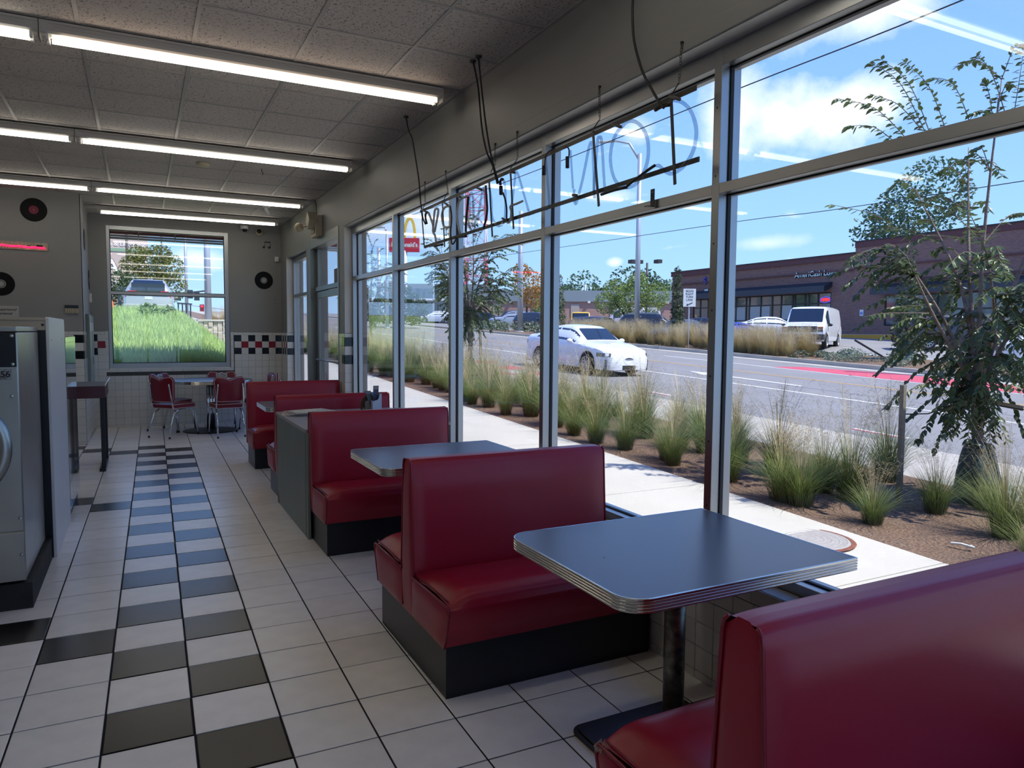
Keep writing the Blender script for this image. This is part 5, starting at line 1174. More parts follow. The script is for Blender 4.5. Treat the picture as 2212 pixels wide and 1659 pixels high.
def car(name, label, kind, L, Wd, H, wb, ro, wr, pm, loc, head, cat='car', glassx=None, sill=.2, grille=None, bumper=None, plates=True, group=None, panes=None, headlamps=True, rack=False, pitch=0., rimm=None, badge=True, hard=None):
    """forward = local +x, origin on the ground under the middle; ro = rear overhang"""
    t = thing(name, label, cat, loc, head, group, local=True); t.rotation_euler = (0, pitch, head)
    x0 = -L / 2; xr = x0 + ro; xf = xr + wb; tab = PROF[kind]; R = wr * 1.13
    ns = 72; xs = sorted(set([round(x0 + L * i / ns, 4) for i in range(ns + 1)] + [xr + R * c for c in (-1, -.94, -.8, -.5, 0, .5, .8, .94, 1)] + [xf + R * c for c in (-1, -.94, -.8, -.5, 0, .5, .8, .94, 1)]))
    def ring(x):
        sh, tp, ws, wt = lerp_prof(tab, (x - x0) / L); sh *= H; tp *= H; ws *= Wd / 2; wt *= Wd / 2; zb = sill
        for xc in (xr, xf):
            if abs(x - xc) < R: zb = max(zb, wr + math.sqrt(max(0, R * R - (x - xc) ** 2)))
        zb = min(zb, sh - .06); m = zb + .45 * (sh - zb)
        return [(ws * .955, zb), (ws * .99, zb + .2 * (sh - zb)), (ws * 1.0, m), (ws * .995, zb + .8 * (sh - zb)), (ws * .975, sh), (wt + (ws * .975 - wt) * .5, sh + (tp - sh) * .5), (wt, sh + (tp - sh) * .9), (wt * .9, tp - (tp - sh) * .02), (wt * .5, tp + .006), (0, tp + .012)]
    v = []; f = []
    for x in xs:
        r = ring(x); v += [(x, -y, z) for y, z in r] + [(x, y, z) for y, z in reversed(r[:-1])]
    m = 19
    for i in range(len(xs) - 1):
        for j in range(m - 1): f.append((i * m + j, i * m + j + 1, (i + 1) * m + j + 1, (i + 1) * m + j))
    f += [tuple(reversed(range(m))), tuple(range((len(xs) - 1) * m, len(xs) * m))]
    b = G().raw(v, f).obj('body', pm, t, smooth=True)
    try: b.data.set_sharp_from_angle(angle=math.radians(50))
    except Exception: pass
    G().box(x0 + .1, -x0 - .1, -Wd * .42, Wd * .42, sill - .02, sill + .3).obj('underbody', M['black'], t)
    def side(s0, s1, sg, nm='side_window', lo=.14, hi=.90):
        n = 8; g = G(); vv = []
        for i in range(n + 1):
            x = x0 + L * (s0 + (s1 - s0) * i / n); r = ring(x)
            for j, q in ((4, lo), (5, .5), (6, hi)):
                a = r[4]; c = r[6]; y = a[0] + (c[0] - a[0]) * q; z = a[1] + (c[1] - a[1]) * q; vv.append((x, sg * (y + .010), z))
        return G().raw(vv, [(i * 3 + j, i * 3 + j + 1, (i + 1) * 3 + j + 1, (i + 1) * 3 + j) for i in range(n) for j in range(2)]).obj(nm, M['carglass'], t, smooth=True)
    def cross(s0, s1, nm, k=.90):
        n = 8; vv = []
        for i in range(n + 1):
            x = x0 + L * (s0 + (s1 - s0) * i / n); sh, tp, ws, wt = lerp_prof(tab, (x - x0) / L); w_ = (wt * (Wd / 2)) * k; tp *= H
            for y in (-1, -.5, 0, .5, 1): vv.append((x + (.012 if s0 > .5 else -.012), y * w_, tp + .012 - .006 * y * y))
        return G().raw(vv, [(i * 5 + j, i * 5 + j + 1, (i + 1) * 5 + j + 1, (i + 1) * 5 + j) for i in range(n) for j in range(4)]).obj(nm, M['carglass'], t, smooth=True)
    gw = {'sedan': (((.19, .25), (.265, .42), (.435, .66)), (.60, .715), (.16, .285)), 'suv': (((.06, .20), (.215, .40), (.415, .64)), (.585, .69), (.012, .09)), 'van': (((.69, .815),), (.77, .868), (.004, .02)), 'hatch': (((.12, .24), (.255, .41), (.425, .64)), (.565, .69), (.03, .18)), 'jeep': (((.06, .30), (.34, .54)), (.565, .635), (.003, .012))}[kind]
    for sg in (-1, 1):
        for a, c in (panes or gw[0]): side(a, c, sg)
    cross(gw[1][0], gw[1][1], 'windscreen'); cross(gw[2][0], gw[2][1], 'rear_window', .85)
    # wheels with spoked rims
    for xc in (xr, xf):
        for sg in (-1, 1):
            y = sg * (Wd / 2 - .10); o = sg * .105
            w_ = G().lathe([(wr * .62, -o * .9), (wr * .66, o * .95), (wr * .9, o), (wr, o * .7), (wr, -o * .9), (wr * .62, -o * .9)], (xc, y, wr), 28, 'y').obj('wheel', M['tyre'], t, smooth=True)
            G().lathe([(0, o * .3), (wr * .64, o * .3)], (xc, y, wr), 24, 'y').obj('rim_back', M['black'], w_)
            g = G(); g.lathe([(wr * .58, o * .55), (wr * .63, o * .96), (wr * .68, o * .96), (wr * .66, o * .5)], (xc, y, wr), 28, 'y'); g.lathe([(0, o * .8), (wr * .13, o * .78), (wr * .15, o * .5)], (xc, y, wr), 14, 'y')
            for k in range(10):
                a = 2 * PI * k / 10 + .1; g.obox((xc + math.cos(a) * wr * .37, y + o * .68, wr + math.sin(a) * wr * .37), (math.cos(a) * wr * .27, 0, math.sin(a) * wr * .27), (0, .012, 0), (-math.sin(a) * wr * .065, 0, math.cos(a) * wr * .065))
            g.obj('rim', rimm or M['rim'], w_)
    def frac(s): return x0 + L * s
    shf = lerp_prof(tab, .97)
    def surf_band(s0, s1, z0, z1, nm, m_, off=.006, both=True, n=6):
        """lamp or trim wrapped round a corner of the body at the given heights"""
        for sg in (-1, 1) if both else (1,):
            vv = []
            for i in range(n + 1):
                x = frac(s0 + (s1 - s0) * i / n); r = ring(x); zz = [z0, z1]
                for z in zz:
                    y = r[0][0]
                    for p, q in zip(r[:-1], r[1:]):
                        if p[1] <= z <= q[1] and q[1] > p[1]: y = p[0] + (q[0] - p[0]) * (z - p[1]) / (q[1] - p[1])
                    vv.append((x + (off if s0 > .5 else -off), sg * (y + off), z))
            G().raw(vv, [(i * 2, i * 2 + 1, i * 2 + 3, i * 2 + 2) for i in range(n)]).obj(nm, m_, t, smooth=True)
    def front(y0, y1, z0, z1, nm, m_, th=.03, ex=.012): return G().box(L / 2 - th, L / 2 + ex, y0, y1, z0, z1).obj(nm, m_, t, bevel=.012)
    def rearb(y0, y1, z0, z1, nm, m_, th=.03, ex=.012): return G().box(-L / 2 - ex, -L / 2 + th, y0, y1, z0, z1).obj(nm, m_, t, bevel=.01)
    if headlamps: surf_band(.90, .995, .40 * H, .475 * H, 'headlamp', M['lamp'])
    surf_band(.002, .06, .53 * H, .62 * H, 'tail_lamp', M['tail'])
    for sg in (-1, 1):
        xm = frac((gw[0][-1][1]) - .015); r = ring(xm); g = G(); g.ball((xm, sg * (r[4][0] + .11), r[4][1] + .07), .1, 12, 8, (.75, 1.05, .72)); g.box(xm - .03, xm + .03, min(sg * r[4][0], sg * (r[4][0] + .06)), max(sg * r[4][0], sg * (r[4][0] + .06)), r[4][1] + .0, r[4][1] + .05); g.obj('side_mirror', pm if kind != 'van' else M['black'], t, smooth=True)
    if grille == 'wide':
        G().grid(lambda u, v: (L / 2 - .02 - .20 * abs(2 * u - 1) ** 2.4 + .03 - .03 * v, (2 * u - 1) * .58, .36 * H * (1 + .0 * u) + v * .115 - .02 * abs(2 * u - 1)), 14, 3).obj('grille', mat('dark_mesh_grille', (52, 56, 66), .35, noise=(120, .5)), t)
        G().grid(lambda u, v: (L / 2 + .008 - .12 * abs(2 * u - 1) ** 3, (2 * u - 1) * .62, .205 + v * .13), 12, 2).obj('lower_intake', M['black'], t)
        G().grid(lambda u, v: (L / 2 + .01 - .2 * abs(2 * u - 1) ** 2.4, (2 * u - 1) * .6, .36 * H - .03 + v * .02), 14, 1).obj('grille_trim', M['polish'], t)
        for sg in (-1, 1): G().obox((L / 2 - .13, sg * .70, .30), (.02, sg * -.012, 0), (.0, .1, 0), (0, 0, .09)).obj('fog_recess', mat('fog_recess_grey', (150, 152, 156), .5), t, bevel=.01)
        G().lathe([(0, .012), (.05, .01), (.055, 0)], (L / 2 - .10, 0, .475 * H), 18, 'x').obj('emblem', mat('dark_emblem', (70, 70, 80), .3), t)
    if grille == 'van':
        front(-.66, .66, .80, 1.08, 'grille_surround', mat('charcoal_plastic', (58, 62, 66), .55), .05, .03); 
        for k in range(3): front(-.46, .46, .84 + .075 * k, .875 + .075 * k, 'grille_slot', M['black'], .0, .04)
        G().lathe([(0, .03), (.1, .028), (.115, .0)], (L / 2 + .02, 0, .945), 22, 'x').obj('oval_emblem', mat('emblem_silver', (150, 156, 160), .3, metal=.5), t)
        for sg in (-1, 1):
            front(min(sg * .68, sg * .93), max(sg * .68, sg * .93), .80, .93, 'headlamp', M['lamp'], .06, .02); front(min(sg * .68, sg * .93), max(sg * .68, sg * .93), .945, 1.05, 'indicator', mat('amber_lens', (190, 110, 60), .2), .06, .02)
        front(-.98, .98, .43, .70, 'bumper', MATS['charcoal_plastic'], .3, .10); front(-.42, .42, .47, .56, 'bumper_slot', M['black'], 0, .105)
        front(-.16, .16, .58, .70, 'number_plate', M['plate'], 0, .115)
    elif plates:
        if kind != 'sedan' or grille is None: rearb(-.15, .15, .48 * H, .48 * H + .13, 'number_plate', M['plate'])
    if grille == 'plain':
        front(-.5, .5, .30 * H, .40 * H, 'grille', M['black'], .06, .005); 
    if rack:
        for sg in (-1, 1): G().tube([(frac(.14), sg * Wd * .3, H * .985), (frac(.2), sg * Wd * .305, H * 1.03), (frac(.5), sg * Wd * .305, H * 1.03), (frac(.56), sg * Wd * .3, H * .985)], .018, 6).obj('roof_rail', M['steel'], t)
    G().box(frac(.30), frac(.335), -Wd / 2 - .004, -Wd / 2 + .02, .62 * H * .93, .62 * H * .93 + .03).obj('door_handle', pm, t, bevel=.005)
    return t
W_ = paint('white', (232, 233, 236)); 
hd = lambda x, y: math.atan2(y, x)
car('white_sedan', 'white sedan driving past on the street in the near lane', 'sedan', 4.85, 1.86, 1.465, 2.805, 1.095, .335, W_, (12.85, 20.05, gz(1, 20.05, -.057)), -PI / 2 + .03, grille='wide', pitch=.038)
vn = (-.8595, -.511); vc = (30.6, 26.1)
car('white_van', 'white cargo van parked facing the street in front of the brick shop', 'van', 5.5, 2.02, 2.08, 3.5, 1.2, .37, W_, (vc[0], vc[1], gz(*vc) - .02), hd(*vn), cat='van', grille='van', headlamps=False, sill=.36)
car('dark_suv', 'dark purple brown SUV half hidden behind the near street tree', 'suv', 4.6, 1.85, 1.68, 2.66, .98, .36, paint('plum', (44, 36, 50)), (34.7, 21.4, gz(34.7, 21.4) - .02), -.72, sill=.25, rack=False)
car('blue_coupe', 'bright blue coupe parked left of the white van', 'hatch', 4.4, 1.78, 1.36, 2.6, .9, .32, paint('blue', (34, 62, 160)), (28.9, 29.3, gz(28.9, 29.3) - .1), -.62, sill=.17)
car('white_hatchback', 'white car parked behind the bright blue coupe', 'sedan', 4.6, 1.8, 1.43, 2.7, 1.0, .33, W_, (33.6, 31.6, gz(33.6, 31.6) - .05), -.78, rimm=mat('dark_rim', (90, 92, 98), .3, metal=.6))
car('navy_car', 'navy car with a bright reflecting windscreen beside the slim columnar tree', 'hatch', 4.4, 1.8, 1.45, 2.6, .9, .32, paint('navy', (26, 34, 66)), (28.2, 33.6, gz(28.2, 33.6) - .1), 3.5, grille='plain')
car('black_suv', 'black SUV with a chrome window line right of the street light pole', 'suv', 4.75, 1.85, 1.68, 2.75, 1.0, .36, paint('black', (20, 22, 26)), (29.6, 37.6, gz(29.6, 37.6) - .1), -.66, rack=True)
car('black_sedan', 'black sedan low behind the right turn lane sign', 'sedan', 4.6, 1.8, 1.42, 2.7, 1.0, .33, paint('black', (20, 22, 26)), (31.5, 35.2, gz(31.5, 35.2) - .1), -.7)
car('grey_pickup', 'dark grey blue car with a bright front left of the street light pole', 'suv', 4.8, 1.85, 1.55, 2.8, 1.0, .36, paint('slate', (50, 56, 70)), (28.0, 41.4, gz(28, 41.4) - .15), -1.25, grille='plain')
car('yellow_jeep', 'yellow off roader with a black hard top in the far parking lot', 'jeep', 4.1, 1.85, 1.82, 2.45, .75, .4, paint('yellow', (236, 184, 30)), (33.7, 53.0, gz(33.7, 53) - .15), -2.15, sill=.45)
car('silver_suv', 'silver SUV parked in front of the long brick building', 'suv', 4.7, 1.85, 1.66, 2.7, 1.0, .36, paint('silver', (176, 182, 190), .3), (33.9, 66.3, gz(33.9, 66.3) - .05), 2.55, rack=True)
car('dark_crossover', 'dark crossover partly behind the second window mullion', 'suv', 4.6, 1.85, 1.66, 2.7, 1.0, .36, paint('charcoal', (44, 48, 52)), (29.9, 53.5, gz(29.9, 53.5) - .05), -1.2)
car('grey_suv', 'grey SUV parked just behind the silver one', 'suv', 4.7, 1.85, 1.7, 2.7, 1.0, .36, paint('slate', (50, 56, 70)), (35.8, 70.5, gz(35.8, 70.5) - .05), 2.5)
car('white_coupe', 'white car parked before the glass fronted restaurant', 'sedan', 4.6, 1.8, 1.45, 2.7, 1.0, .33, W_, (31.2, 80.0, gz(31.2, 80) - .05), 2.4)
car('black_hatchback', 'small black car behind the trunk of the second street tree', 'hatch', 4.3, 1.8, 1.45, 2.6, .9, .32, paint('black', (20, 22, 26)), (34.2, 75.5, gz(34.2, 75.5) - .05), 2.5)
car('red_car', 'red car in the far lot between the yellow off roader and the pale van', 'hatch', 4.3, 1.8, 1.5, 2.6, .9, .32, paint('crimson', (186, 40, 70)), (39.5, 60.2, gz(39.5, 60.2) - .1), -1.0)
car('pale_van', 'pale lilac and white van in the far lot behind the pale leaved tree', 'van', 5.4, 2.0, 2.3, 3.4, 1.2, .37, paint('lilac', (196, 192, 208)), (42.0, 57.0, gz(42, 57) - .1), 2.5, cat='van', headlamps=False)
car('white_truck', 'white pickup truck at the right picture edge behind the grey pole', 'suv', 5.2, 1.95, 1.8, 3.2, 1.1, .38, W_, (31.2, 14.5, gz(31.2, 14.5) - .05), 2.4, cat='truck', grille='plain')
for o in bpy.data.objects:
    if o.get('category') == 'truck': G().box(-2.55, -.9, -.8, .8, 1.0, 1.2).obj('load_bed_cover', M['black'], o)
# minivan up on the grass bank, seen through the far window
mv = car('silver_minivan', 'silver minivan seen from behind on the grassy bank outside the far window', 'suv', 5.1, 1.98, 1.78, 3.03, 1.1, .35, paint('champagne', (186, 188, 176), .35), (.42, 37.1, 1.98), PI / 2 - .03, cat='van', plates=True, rack=True, sill=.22)
g = G(); g.box(-2.57, -2.54, -.78, -.46, 1.0, 1.22); g.obj('tail_lamp', M['tail'], mv, bevel=.02); g = G(); g.box(-2.57, -2.54, .46, .78, 1.0, 1.22); g.obj('tail_lamp', M['tail'], mv, bevel=.02)
G().box(-2.59, -2.5, -.92, .92, .42, .66).obj('rear_bumper', MATS['car_paint_champagne'], mv, bevel=.04); G().box(-2.575, -2.55, -.45, .45, 1.02, 1.07).obj('chrome_strip', M['chrome'], mv)
G().box(-2.56, -2.50, -.64, .64, 1.20, 1.56).obj('back_glass', M['carglass'], mv, bevel=.03)

# ================================================================== BUILDINGS ACROSS THE STREET
def brick_mat(name, c1, c2, mortar, sw=.2, sh=.068):
    m = mat(name, c1, .85); t = m.node_tree; b = t.nodes['Principled BSDF']; tcn = t.nodes.new('ShaderNodeTexCoord'); sp_ = t.nodes.new('ShaderNodeSeparateXYZ'); cb = t.nodes.new('ShaderNodeCombineXYZ')
    t.links.new(tcn.outputs['Object'], sp_.inputs[0]); ad = t.nodes.new('ShaderNodeMath'); ad.operation = 'ADD'; t.links.new(sp_.outputs[0], ad.inputs[0]); t.links.new(sp_.outputs[1], ad.inputs[1]); t.links.new(ad.outputs[0], cb.inputs[0]); t.links.new(sp_.outputs[2], cb.inputs[1])
    br = t.nodes.new('ShaderNodeTexBrick'); br.inputs['Scale'].default_value = 1; br.inputs['Brick Width'].default_value = sw; br.inputs['Row Height'].default_value = sh; br.inputs['Mortar Size'].default_value = .008
    br.inputs['Color1'].default_value = lin(c1); br.inputs['Color2'].default_value = lin(c2); br.inputs['Mortar'].default_value = lin(mortar); t.links.new(cb.outputs[0], br.inputs[0]); t.links.new(br.outputs[0], b.inputs['Base Color'])
    bp = t.nodes.new('ShaderNodeBump'); bp.inputs['Distance'].default_value = .01; bp.invert = True; t.links.new(br.outputs['Fac'], bp.inputs['Height']); t.links.new(bp.outputs[0], b.inputs['Normal'])
    return m
M['brick'] = brick_mat('dark_red_brick', (136, 96, 88), (112, 78, 74), (150, 128, 118)); M['brick2'] = brick_mat('pink_red_brick', (176, 134, 122), (160, 120, 110), (180, 160, 150)); M['brickcap'] = mat('brick_soldier_course', (98, 62, 62), .85, noise=(14, .25))
M['frame_d'] = mat('bronze_black_frame', (30, 30, 32), .4); M['shopglass'] = mat('shop_window_glass', (70, 84, 88), .05, spec=1.0, coat=.6); M['awn'] = mat('charcoal_awning_cloth', (36, 40, 48), .7); M['awn2'] = mat('awning_valance', (58, 62, 70), .7); M['blind'] = mat('vertical_blinds', (176, 180, 178), .7)
t = thing('brick_shop', 'long low brick shop building with black awnings across the street', 'building', (40, 30, 1.5))
zb = .9
def wall_piece(*b): return G().box(*b).obj('wall', M['brick'], t)
wall_piece(40, 52, 31.0, 48.65, 4.36, 6.68); wall_piece(40, 52, 46.0, 48.65, zb, 4.36); wall_piece(40, 52, 31.0, 32.75, zb, 4.36); wall_piece(39.9, 52, 4, 31.0, 3.95, 7.34); wall_piece(39.9, 52, 28.85, 31.0, zb, 3.95); wall_piece(39.9, 52, 4, 28.85, zb, 2.15); wall_piece(39.9, 52, 4, 16.5, 2.15, 3.95)
for y0, y1, z in ((31.0, 48.65, 6.68), (4, 31.0, 7.34)): G().box(39.84, 52.1, y0, y1, z - .34, z).obj('soldier_course', M['brickcap'], t); G().box(39.8, 52.1, y0, y1, z, z + .07).obj('coping', M['frame_d'], t)
G().box(39.86, 40, 31, 48.6, 5.62, 5.7).obj('brick_ledge', M['brickcap'], t); G().box(39.8, 39.9, 4, 31, 5.72, 5.8).obj('brick_ledge', M['brickcap'], t); G().box(39.82, 39.9, 17, 29.5, 4.75, 4.9).obj('brick_ledge', M['brickcap'], t)
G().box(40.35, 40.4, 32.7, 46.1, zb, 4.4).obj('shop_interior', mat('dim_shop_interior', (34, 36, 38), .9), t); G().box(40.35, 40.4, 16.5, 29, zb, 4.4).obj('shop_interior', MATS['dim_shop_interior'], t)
# storefront: mullions and panes one by one
yb = [32.78, 33.82, 34.57, 34.86, 35.72, 35.92, 36.92, 37.74, 38.8, 39.91, 40.24, 41.27, 42.3, 43.3, 44.3, 45.2, 46.0]
for y in yb: G().box(40.04, 40.14, y - .06, y + .06, 1.6, 4.36).obj('mullion', M['frame_d'], t)
for a, b in zip(yb[:-1], yb[1:]):
    for z0, z1 in ((1.62, 2.56), (2.62, 3.62), (3.70, 4.3)):
        G().box(40.08, 40.10, a + .06, b - .06, z0, z1).obj('pane', M['shopglass'], t)
    for z in (1.55, 2.56, 3.62, 4.28): G().box(40.05, 40.13, a, b, z, z + .07).obj('rail', M['frame_d'], t)
for a, b in ((35.98, 36.86), (36.98, 37.68), (38.0, 38.74), (38.86, 39.85), (40.3, 41.2), (41.33, 42.24)):
    if (a, b) == (36.98, 37.68): continue
    G().box(40.074, 40.079, a, b, 1.64, 3.60).obj('blind', M['blind'], t)
    for k in range(5): G().box(40.072, 40.074, a + (b - a) * (k + .8) / 6, a + (b - a) * (k + .8) / 6 + .02, 1.64, 3.6).obj('blind_slat', mat('blind_gap', (130, 136, 138), .7), t)
for y0, y1 in ((16.6, 19.5), (19.6, 22.5), (22.6, 25.6), (25.7, 28.8)):
    G().box(39.98, 40.0, y0, y1, 2.2, 3.9).obj('pane', M['shopglass'], t); G().box(39.93, 40.0, y1, y1 + .1, 2.15, 3.95).obj('mullion', M['frame_d'], t); G().box(39.93, 40.0, y0, y1, 3.0, 3.08).obj('rail', M['frame_d'], t)
    for k in range(7): G().box(40.02, 40.03, y0, y1, 2.25 + .23 * k, 2.31 + .23 * k).obj('blind_slat', M['blind'], t)
def awning(y0, y1, zt, zb_, out_):
    g = G(); g.prism([(40.0, zt), (40.0 - out_, zb_ + .38), (40.0 - out_, zb_), (40.0 - out_ + .04, zb_), (40.0, zb_ + .34)], 'y', y0, y1); g.obj('awning', M['awn'], t); G().box(40 - out_ - .012, 40 - out_, y0, y1, zb_, zb_ + .40).obj('valance', M['awn2'], t)
awning(32.7, 46.2, 5.02, 4.35, .75); awning(16.2, 29.2, 4.68, 3.98, 1.0)
G().box(38.9, 40, 8, 48.65, 1.30, 1.62).obj('shop_walk', M['conc'], t); G().box(38.85, 38.92, 8, 48.65, 1.0, 1.60).obj('yellow_kerb', mat('yellow_kerb_paint', (206, 150, 50), .7), t)
lm = mat('lit_channel_letter_face', (226, 240, 236), .4); ld = mat('dark_teal_letter_side', (28, 70, 74), .5)
text('lettering_side', 'AmeriCash Loans', .50, (39.97, 33.93, 5.60), FX, ld, t, .07, 'CENTER', 1.0, .98, .022); text('lettering', 'AmeriCash Loans', .50, (39.89, 33.93, 5.60), FX, lm, t, .004, 'CENTER', 1.0, .98, .002)
text('lettering', 'S', .75, (39.94, 44.6, 5.76), FX, mat('blue_letter', (52, 60, 150), .4), t, .05, 'CENTER', bold=.03); G().box(39.92, 40, 44.15, 44.68, 4.93, 5.16).obj('small_sign', M['frame_d'], t); G().box(39.915, 39.92, 44.2, 44.62, 4.97, 5.12).obj('small_sign_face', M['white'], t)
wp = mat('window_vinyl_white', (232, 232, 230), .6)
for yc in (35.32, 33.3):
    for s, sz, z in (('INSTALLMENT', .15, 3.36), ('LOANS', .27, 3.14), ('$12,500' if yc > 35 else '$12,500', .27, 2.84)): text('lettering', s.replace('$12,500', '$2,500') if False else s.replace('$12,500', '$12,500'), sz, (40.06, yc, z), FX, wp, t, .003, 'CENTER', 1, 1, .004)
    G().box(40.05, 40.07, yc - .43, yc + .43, 2.48, 2.66).obj('yellow_strip', mat('yellow_vinyl', (196, 170, 60), .6), t); G().box(40.05, 40.07, yc - .40, yc + .40, 1.64, 2.46).obj('green_panel', mat('green_vinyl', (34, 92, 58), .5), t)
ne = mat('red_neon', (255, 60, 70), .4, emit=((255, 40, 50), 1.6)); nb = mat('blue_neon', (90, 80, 255), .4, emit=((80, 70, 255), 1.2))
text('open_lettering', 'OPEN', .24, (40.05, 33.25, 3.87), FX, ne, t, .01, 'CENTER', 1, 1.05, .012); G().tube([(40.05, 33.25 + .40 * math.cos(a), 3.87 + .19 * math.sin(a)) for a in [2 * PI * k / 28 for k in range(28)]], .014, 6, closed=True).obj('neon_ring', nb, t)
G().box(40.05, 40.07, 36.2, 36.36, 2.45, 2.70).obj('access_sticker', mat('blue_sticker', (96, 134, 206), .6), t)
G().box(39.88, 39.9, 30.26, 30.52, 2.77, 3.15).obj('parking_notice', M['white'], t); G().box(39.875, 39.88, 30.3, 30.48, 2.85, 3.0).obj('notice_symbol', MATS['blue_sticker'], t)
G().cyl((44, 46.5, 6.7), (44, 46.5, 8.4), .05, 8).obj('roof_mast', M['frame_d'], t); G().box(43.9, 44.1, 46.2, 46.6, 8.35, 8.45).obj('mast_lamp', M['frame_d'], t)

t = thing('long_brick_building', 'long pale brick building with a grey metal roof beyond the parking lot', 'building', (42, 74, 2.8))
g = G(); g.prism([(33.0, 79.5), (62, 64.5), (66, 72), (37, 87)], 'z', 1.5, 5.3); g.obj('wall', M['brick2'], t); g = G(); g.prism([(32.8, 79.4), (62, 64.2), (66, 72), (37, 87)], 'z', 5.3, 6.6); g.obj('roof_fascia', mat('grey_metal_roof', (132, 142, 146), .5), t)
dv = Vector((29, -15, 0)).normalized(); nv = Vector((-dv.y, dv.x, 0)) * -1
for k in range(6):
    p = Vector((33.0, 79.5, 0)) + dv * (5 + 4.6 * k); G().obox(p + Vector((0, 0, 4.0)) + nv * .03, dv * .5, nv * .05, Vector((0, 0, 1.0))).obj('door', mat('tan_metal_door', (170, 156, 146), .6), t)
    G().obox(p + Vector((0, 0, 5.25)) + dv * 1.6 + nv * .2, dv * .15, nv * .18, Vector((0, 0, .12))).obj('wall_lamp', M['white'], t)

t = thing('glass_restaurant', 'two storey glass fronted restaurant with a white canopy line beyond the pole sign', 'building', (36, 100, 3))
def gl(a, b, z0, z1, nm, m_, dn=0.): 
    A, B = Vector((31.6, 102.6, 0)), Vector((43.0, 96.9, 0)); d = (B - A); n = Vector((-d.y, d.x, 0)).normalized() * -1
    p0, p1 = A + d * a + n * dn, A + d * b + n * dn; q = -n * (.15 if dn else 8)
    return G().raw([p0 + Vector((0, 0, z0)), p1 + Vector((0, 0, z0)), p1 + q + Vector((0, 0, z0)), p0 + q + Vector((0, 0, z0)), p0 + Vector((0, 0, z1)), p1 + Vector((0, 0, z1)), p1 + q + Vector((0, 0, z1)), p0 + q + Vector((0, 0, z1))], [(0, 1, 5, 4), (1, 2, 6, 5), (2, 3, 7, 6), (3, 0, 4, 7), (4, 5, 6, 7)]).obj(nm, m_, t)
gl(0, .12, 2.5, 9.0, 'brick_wing', M['brick']); gl(.12, 1.25, 2.5, 8.6, 'hall', mat('grey_cladding', (124, 134, 136), .5)); gl(.0, 1.3, 6.15, 6.45, 'white_canopy', M['white'], 1.0); gl(.12, 1.25, 3.3, 3.9, 'brick_base', M['brick2'], .2)
for k in range(7):
    for z0, z1 in ((4.0, 6.0), (6.6, 7.9)): gl(.14 + .16 * k, .285 + .16 * k, z0, z1, 'pane', M['shopglass'], .1)

# ---- pole sign with the golden arches
t = thing('pole_sign', 'tall red and yellow restaurant pole sign with two golden arches beyond the window', 'sign', (31.8, 93.5, 3.4))
u_ = Vector((.89, -.4555, 0)); nrm = Vector((-.4555, -.89, 0)); c = Vector((31.6, 93.5, 0))
M['sred'] = mat('sign_red', (196, 28, 52), .45); M['sgold'] = mat('sign_gold', (246, 200, 60), .4)
G().cyl((c.x, c.y, 3.0), (c.x, c.y, 12.4), .36, 14).obj('pole', M['white'], t, smooth=True)
G().obox(c + Vector((0, 0, 13.15)), u_ * 2.0, nrm * .3, Vector((0, 0, .92))).obj('red_box', M['sred'], t, bevel=.03)
text('lettering', "McDonald's", .80, tuple(c + nrm * .32 + Vector((0, 0, 13.15)) + u_ * .05), (PI / 2, 0, math.atan2(u_.y, u_.x)), M['white'], t, .01, 'CENTER', .92, 1, .02)
for sx_ in (-.72, .72):
    pts = [c + u_ * (sx_ + .68 * math.cos(a)) + Vector((0, 0, 13.9 + 2.75 * math.sin(a) ** .8)) for a in [PI * k / 18 for k in range(19)]]
    g = G()
    for a, b in zip(pts[:-1], pts[1:]): g.bar(a, b + (b - a) * .12, .34, .34, up=tuple(nrm))
    g.obj('arch', M['sgold'], t)

# ---- lattice radio tower
t = thing('radio_tower', 'red and white lattice radio tower far beyond the trees', 'tower', (58.4, 129.7, 3))
M['tred'] = mat('tower_red', (214, 110, 124), .6); M['twhite'] = mat('tower_white', (214, 210, 222), .6)
def twr(z): return 2.9 - .012 * z
lev = [3 + 3.2 * k for k in range(16)]
for i in range(len(lev) - 1):
    z0, z1 = lev[i], lev[i + 1]; m_ = M['tred'] if (i // 2) % 2 else M['twhite']; P_ = lambda k, z: Vector((58.4 + twr(z) * math.cos(PI / 2 * k + .25), 129.7 + twr(z) * math.sin(PI / 2 * k + .25), z))
    g = G()
    for k in range(4):
        g.bar(P_(k, z0), P_(k, z1), .26); g.bar(P_(k, z1), P_(k + 1, z1), .14); g.bar(P_(k, z0), P_(k + 1, z1), .10); g.bar(P_(k + 1, z0), P_(k, z1), .10)
    g.obj('lattice_bay', m_, t)

# ================================================================== POLES, SIGNS, WIRES
M['galv'] = mat('galvanised_pole', (176, 182, 188), .4, metal=.3); M['dpole'] = mat('dark_bronze_pole', (58, 54, 50), .5)
def pole(name, label, x, y, z1, r, m, arm=None, z0=None, cat='pole', head=None):
    z0 = gz(x, y) if z0 is None else z0; t = thing(name, label, cat, (x, y, z0)); G().tube([(x, y, z0), (x, y, z1)], [r, r * .72], 12).obj('shaft', m, t, smooth=True)
    G().lathe([(0, .12), (r * 1.6, .1), (r * 1.8, 0)], (x, y, z0), 14).obj('base_cover', m, t)
    if arm:
        G().tube([(x, y, z1 - .4)] + [tuple(a) for a in arm], r * .42, 8).obj('arm', m, t, smooth=True); e = Vector(arm[-1]); d = (Vector(arm[-1]) - Vector(arm[0])); d.z = 0; d.normalize(); G().obox(e + d * .3, d * .4, d.cross(Vector((0, 0, 1))) * .13, Vector((0, 0, .06))).obj('lamp_head', mat('pale_lamp_head', (206, 206, 198), .5), t, bevel=.03)
    return t
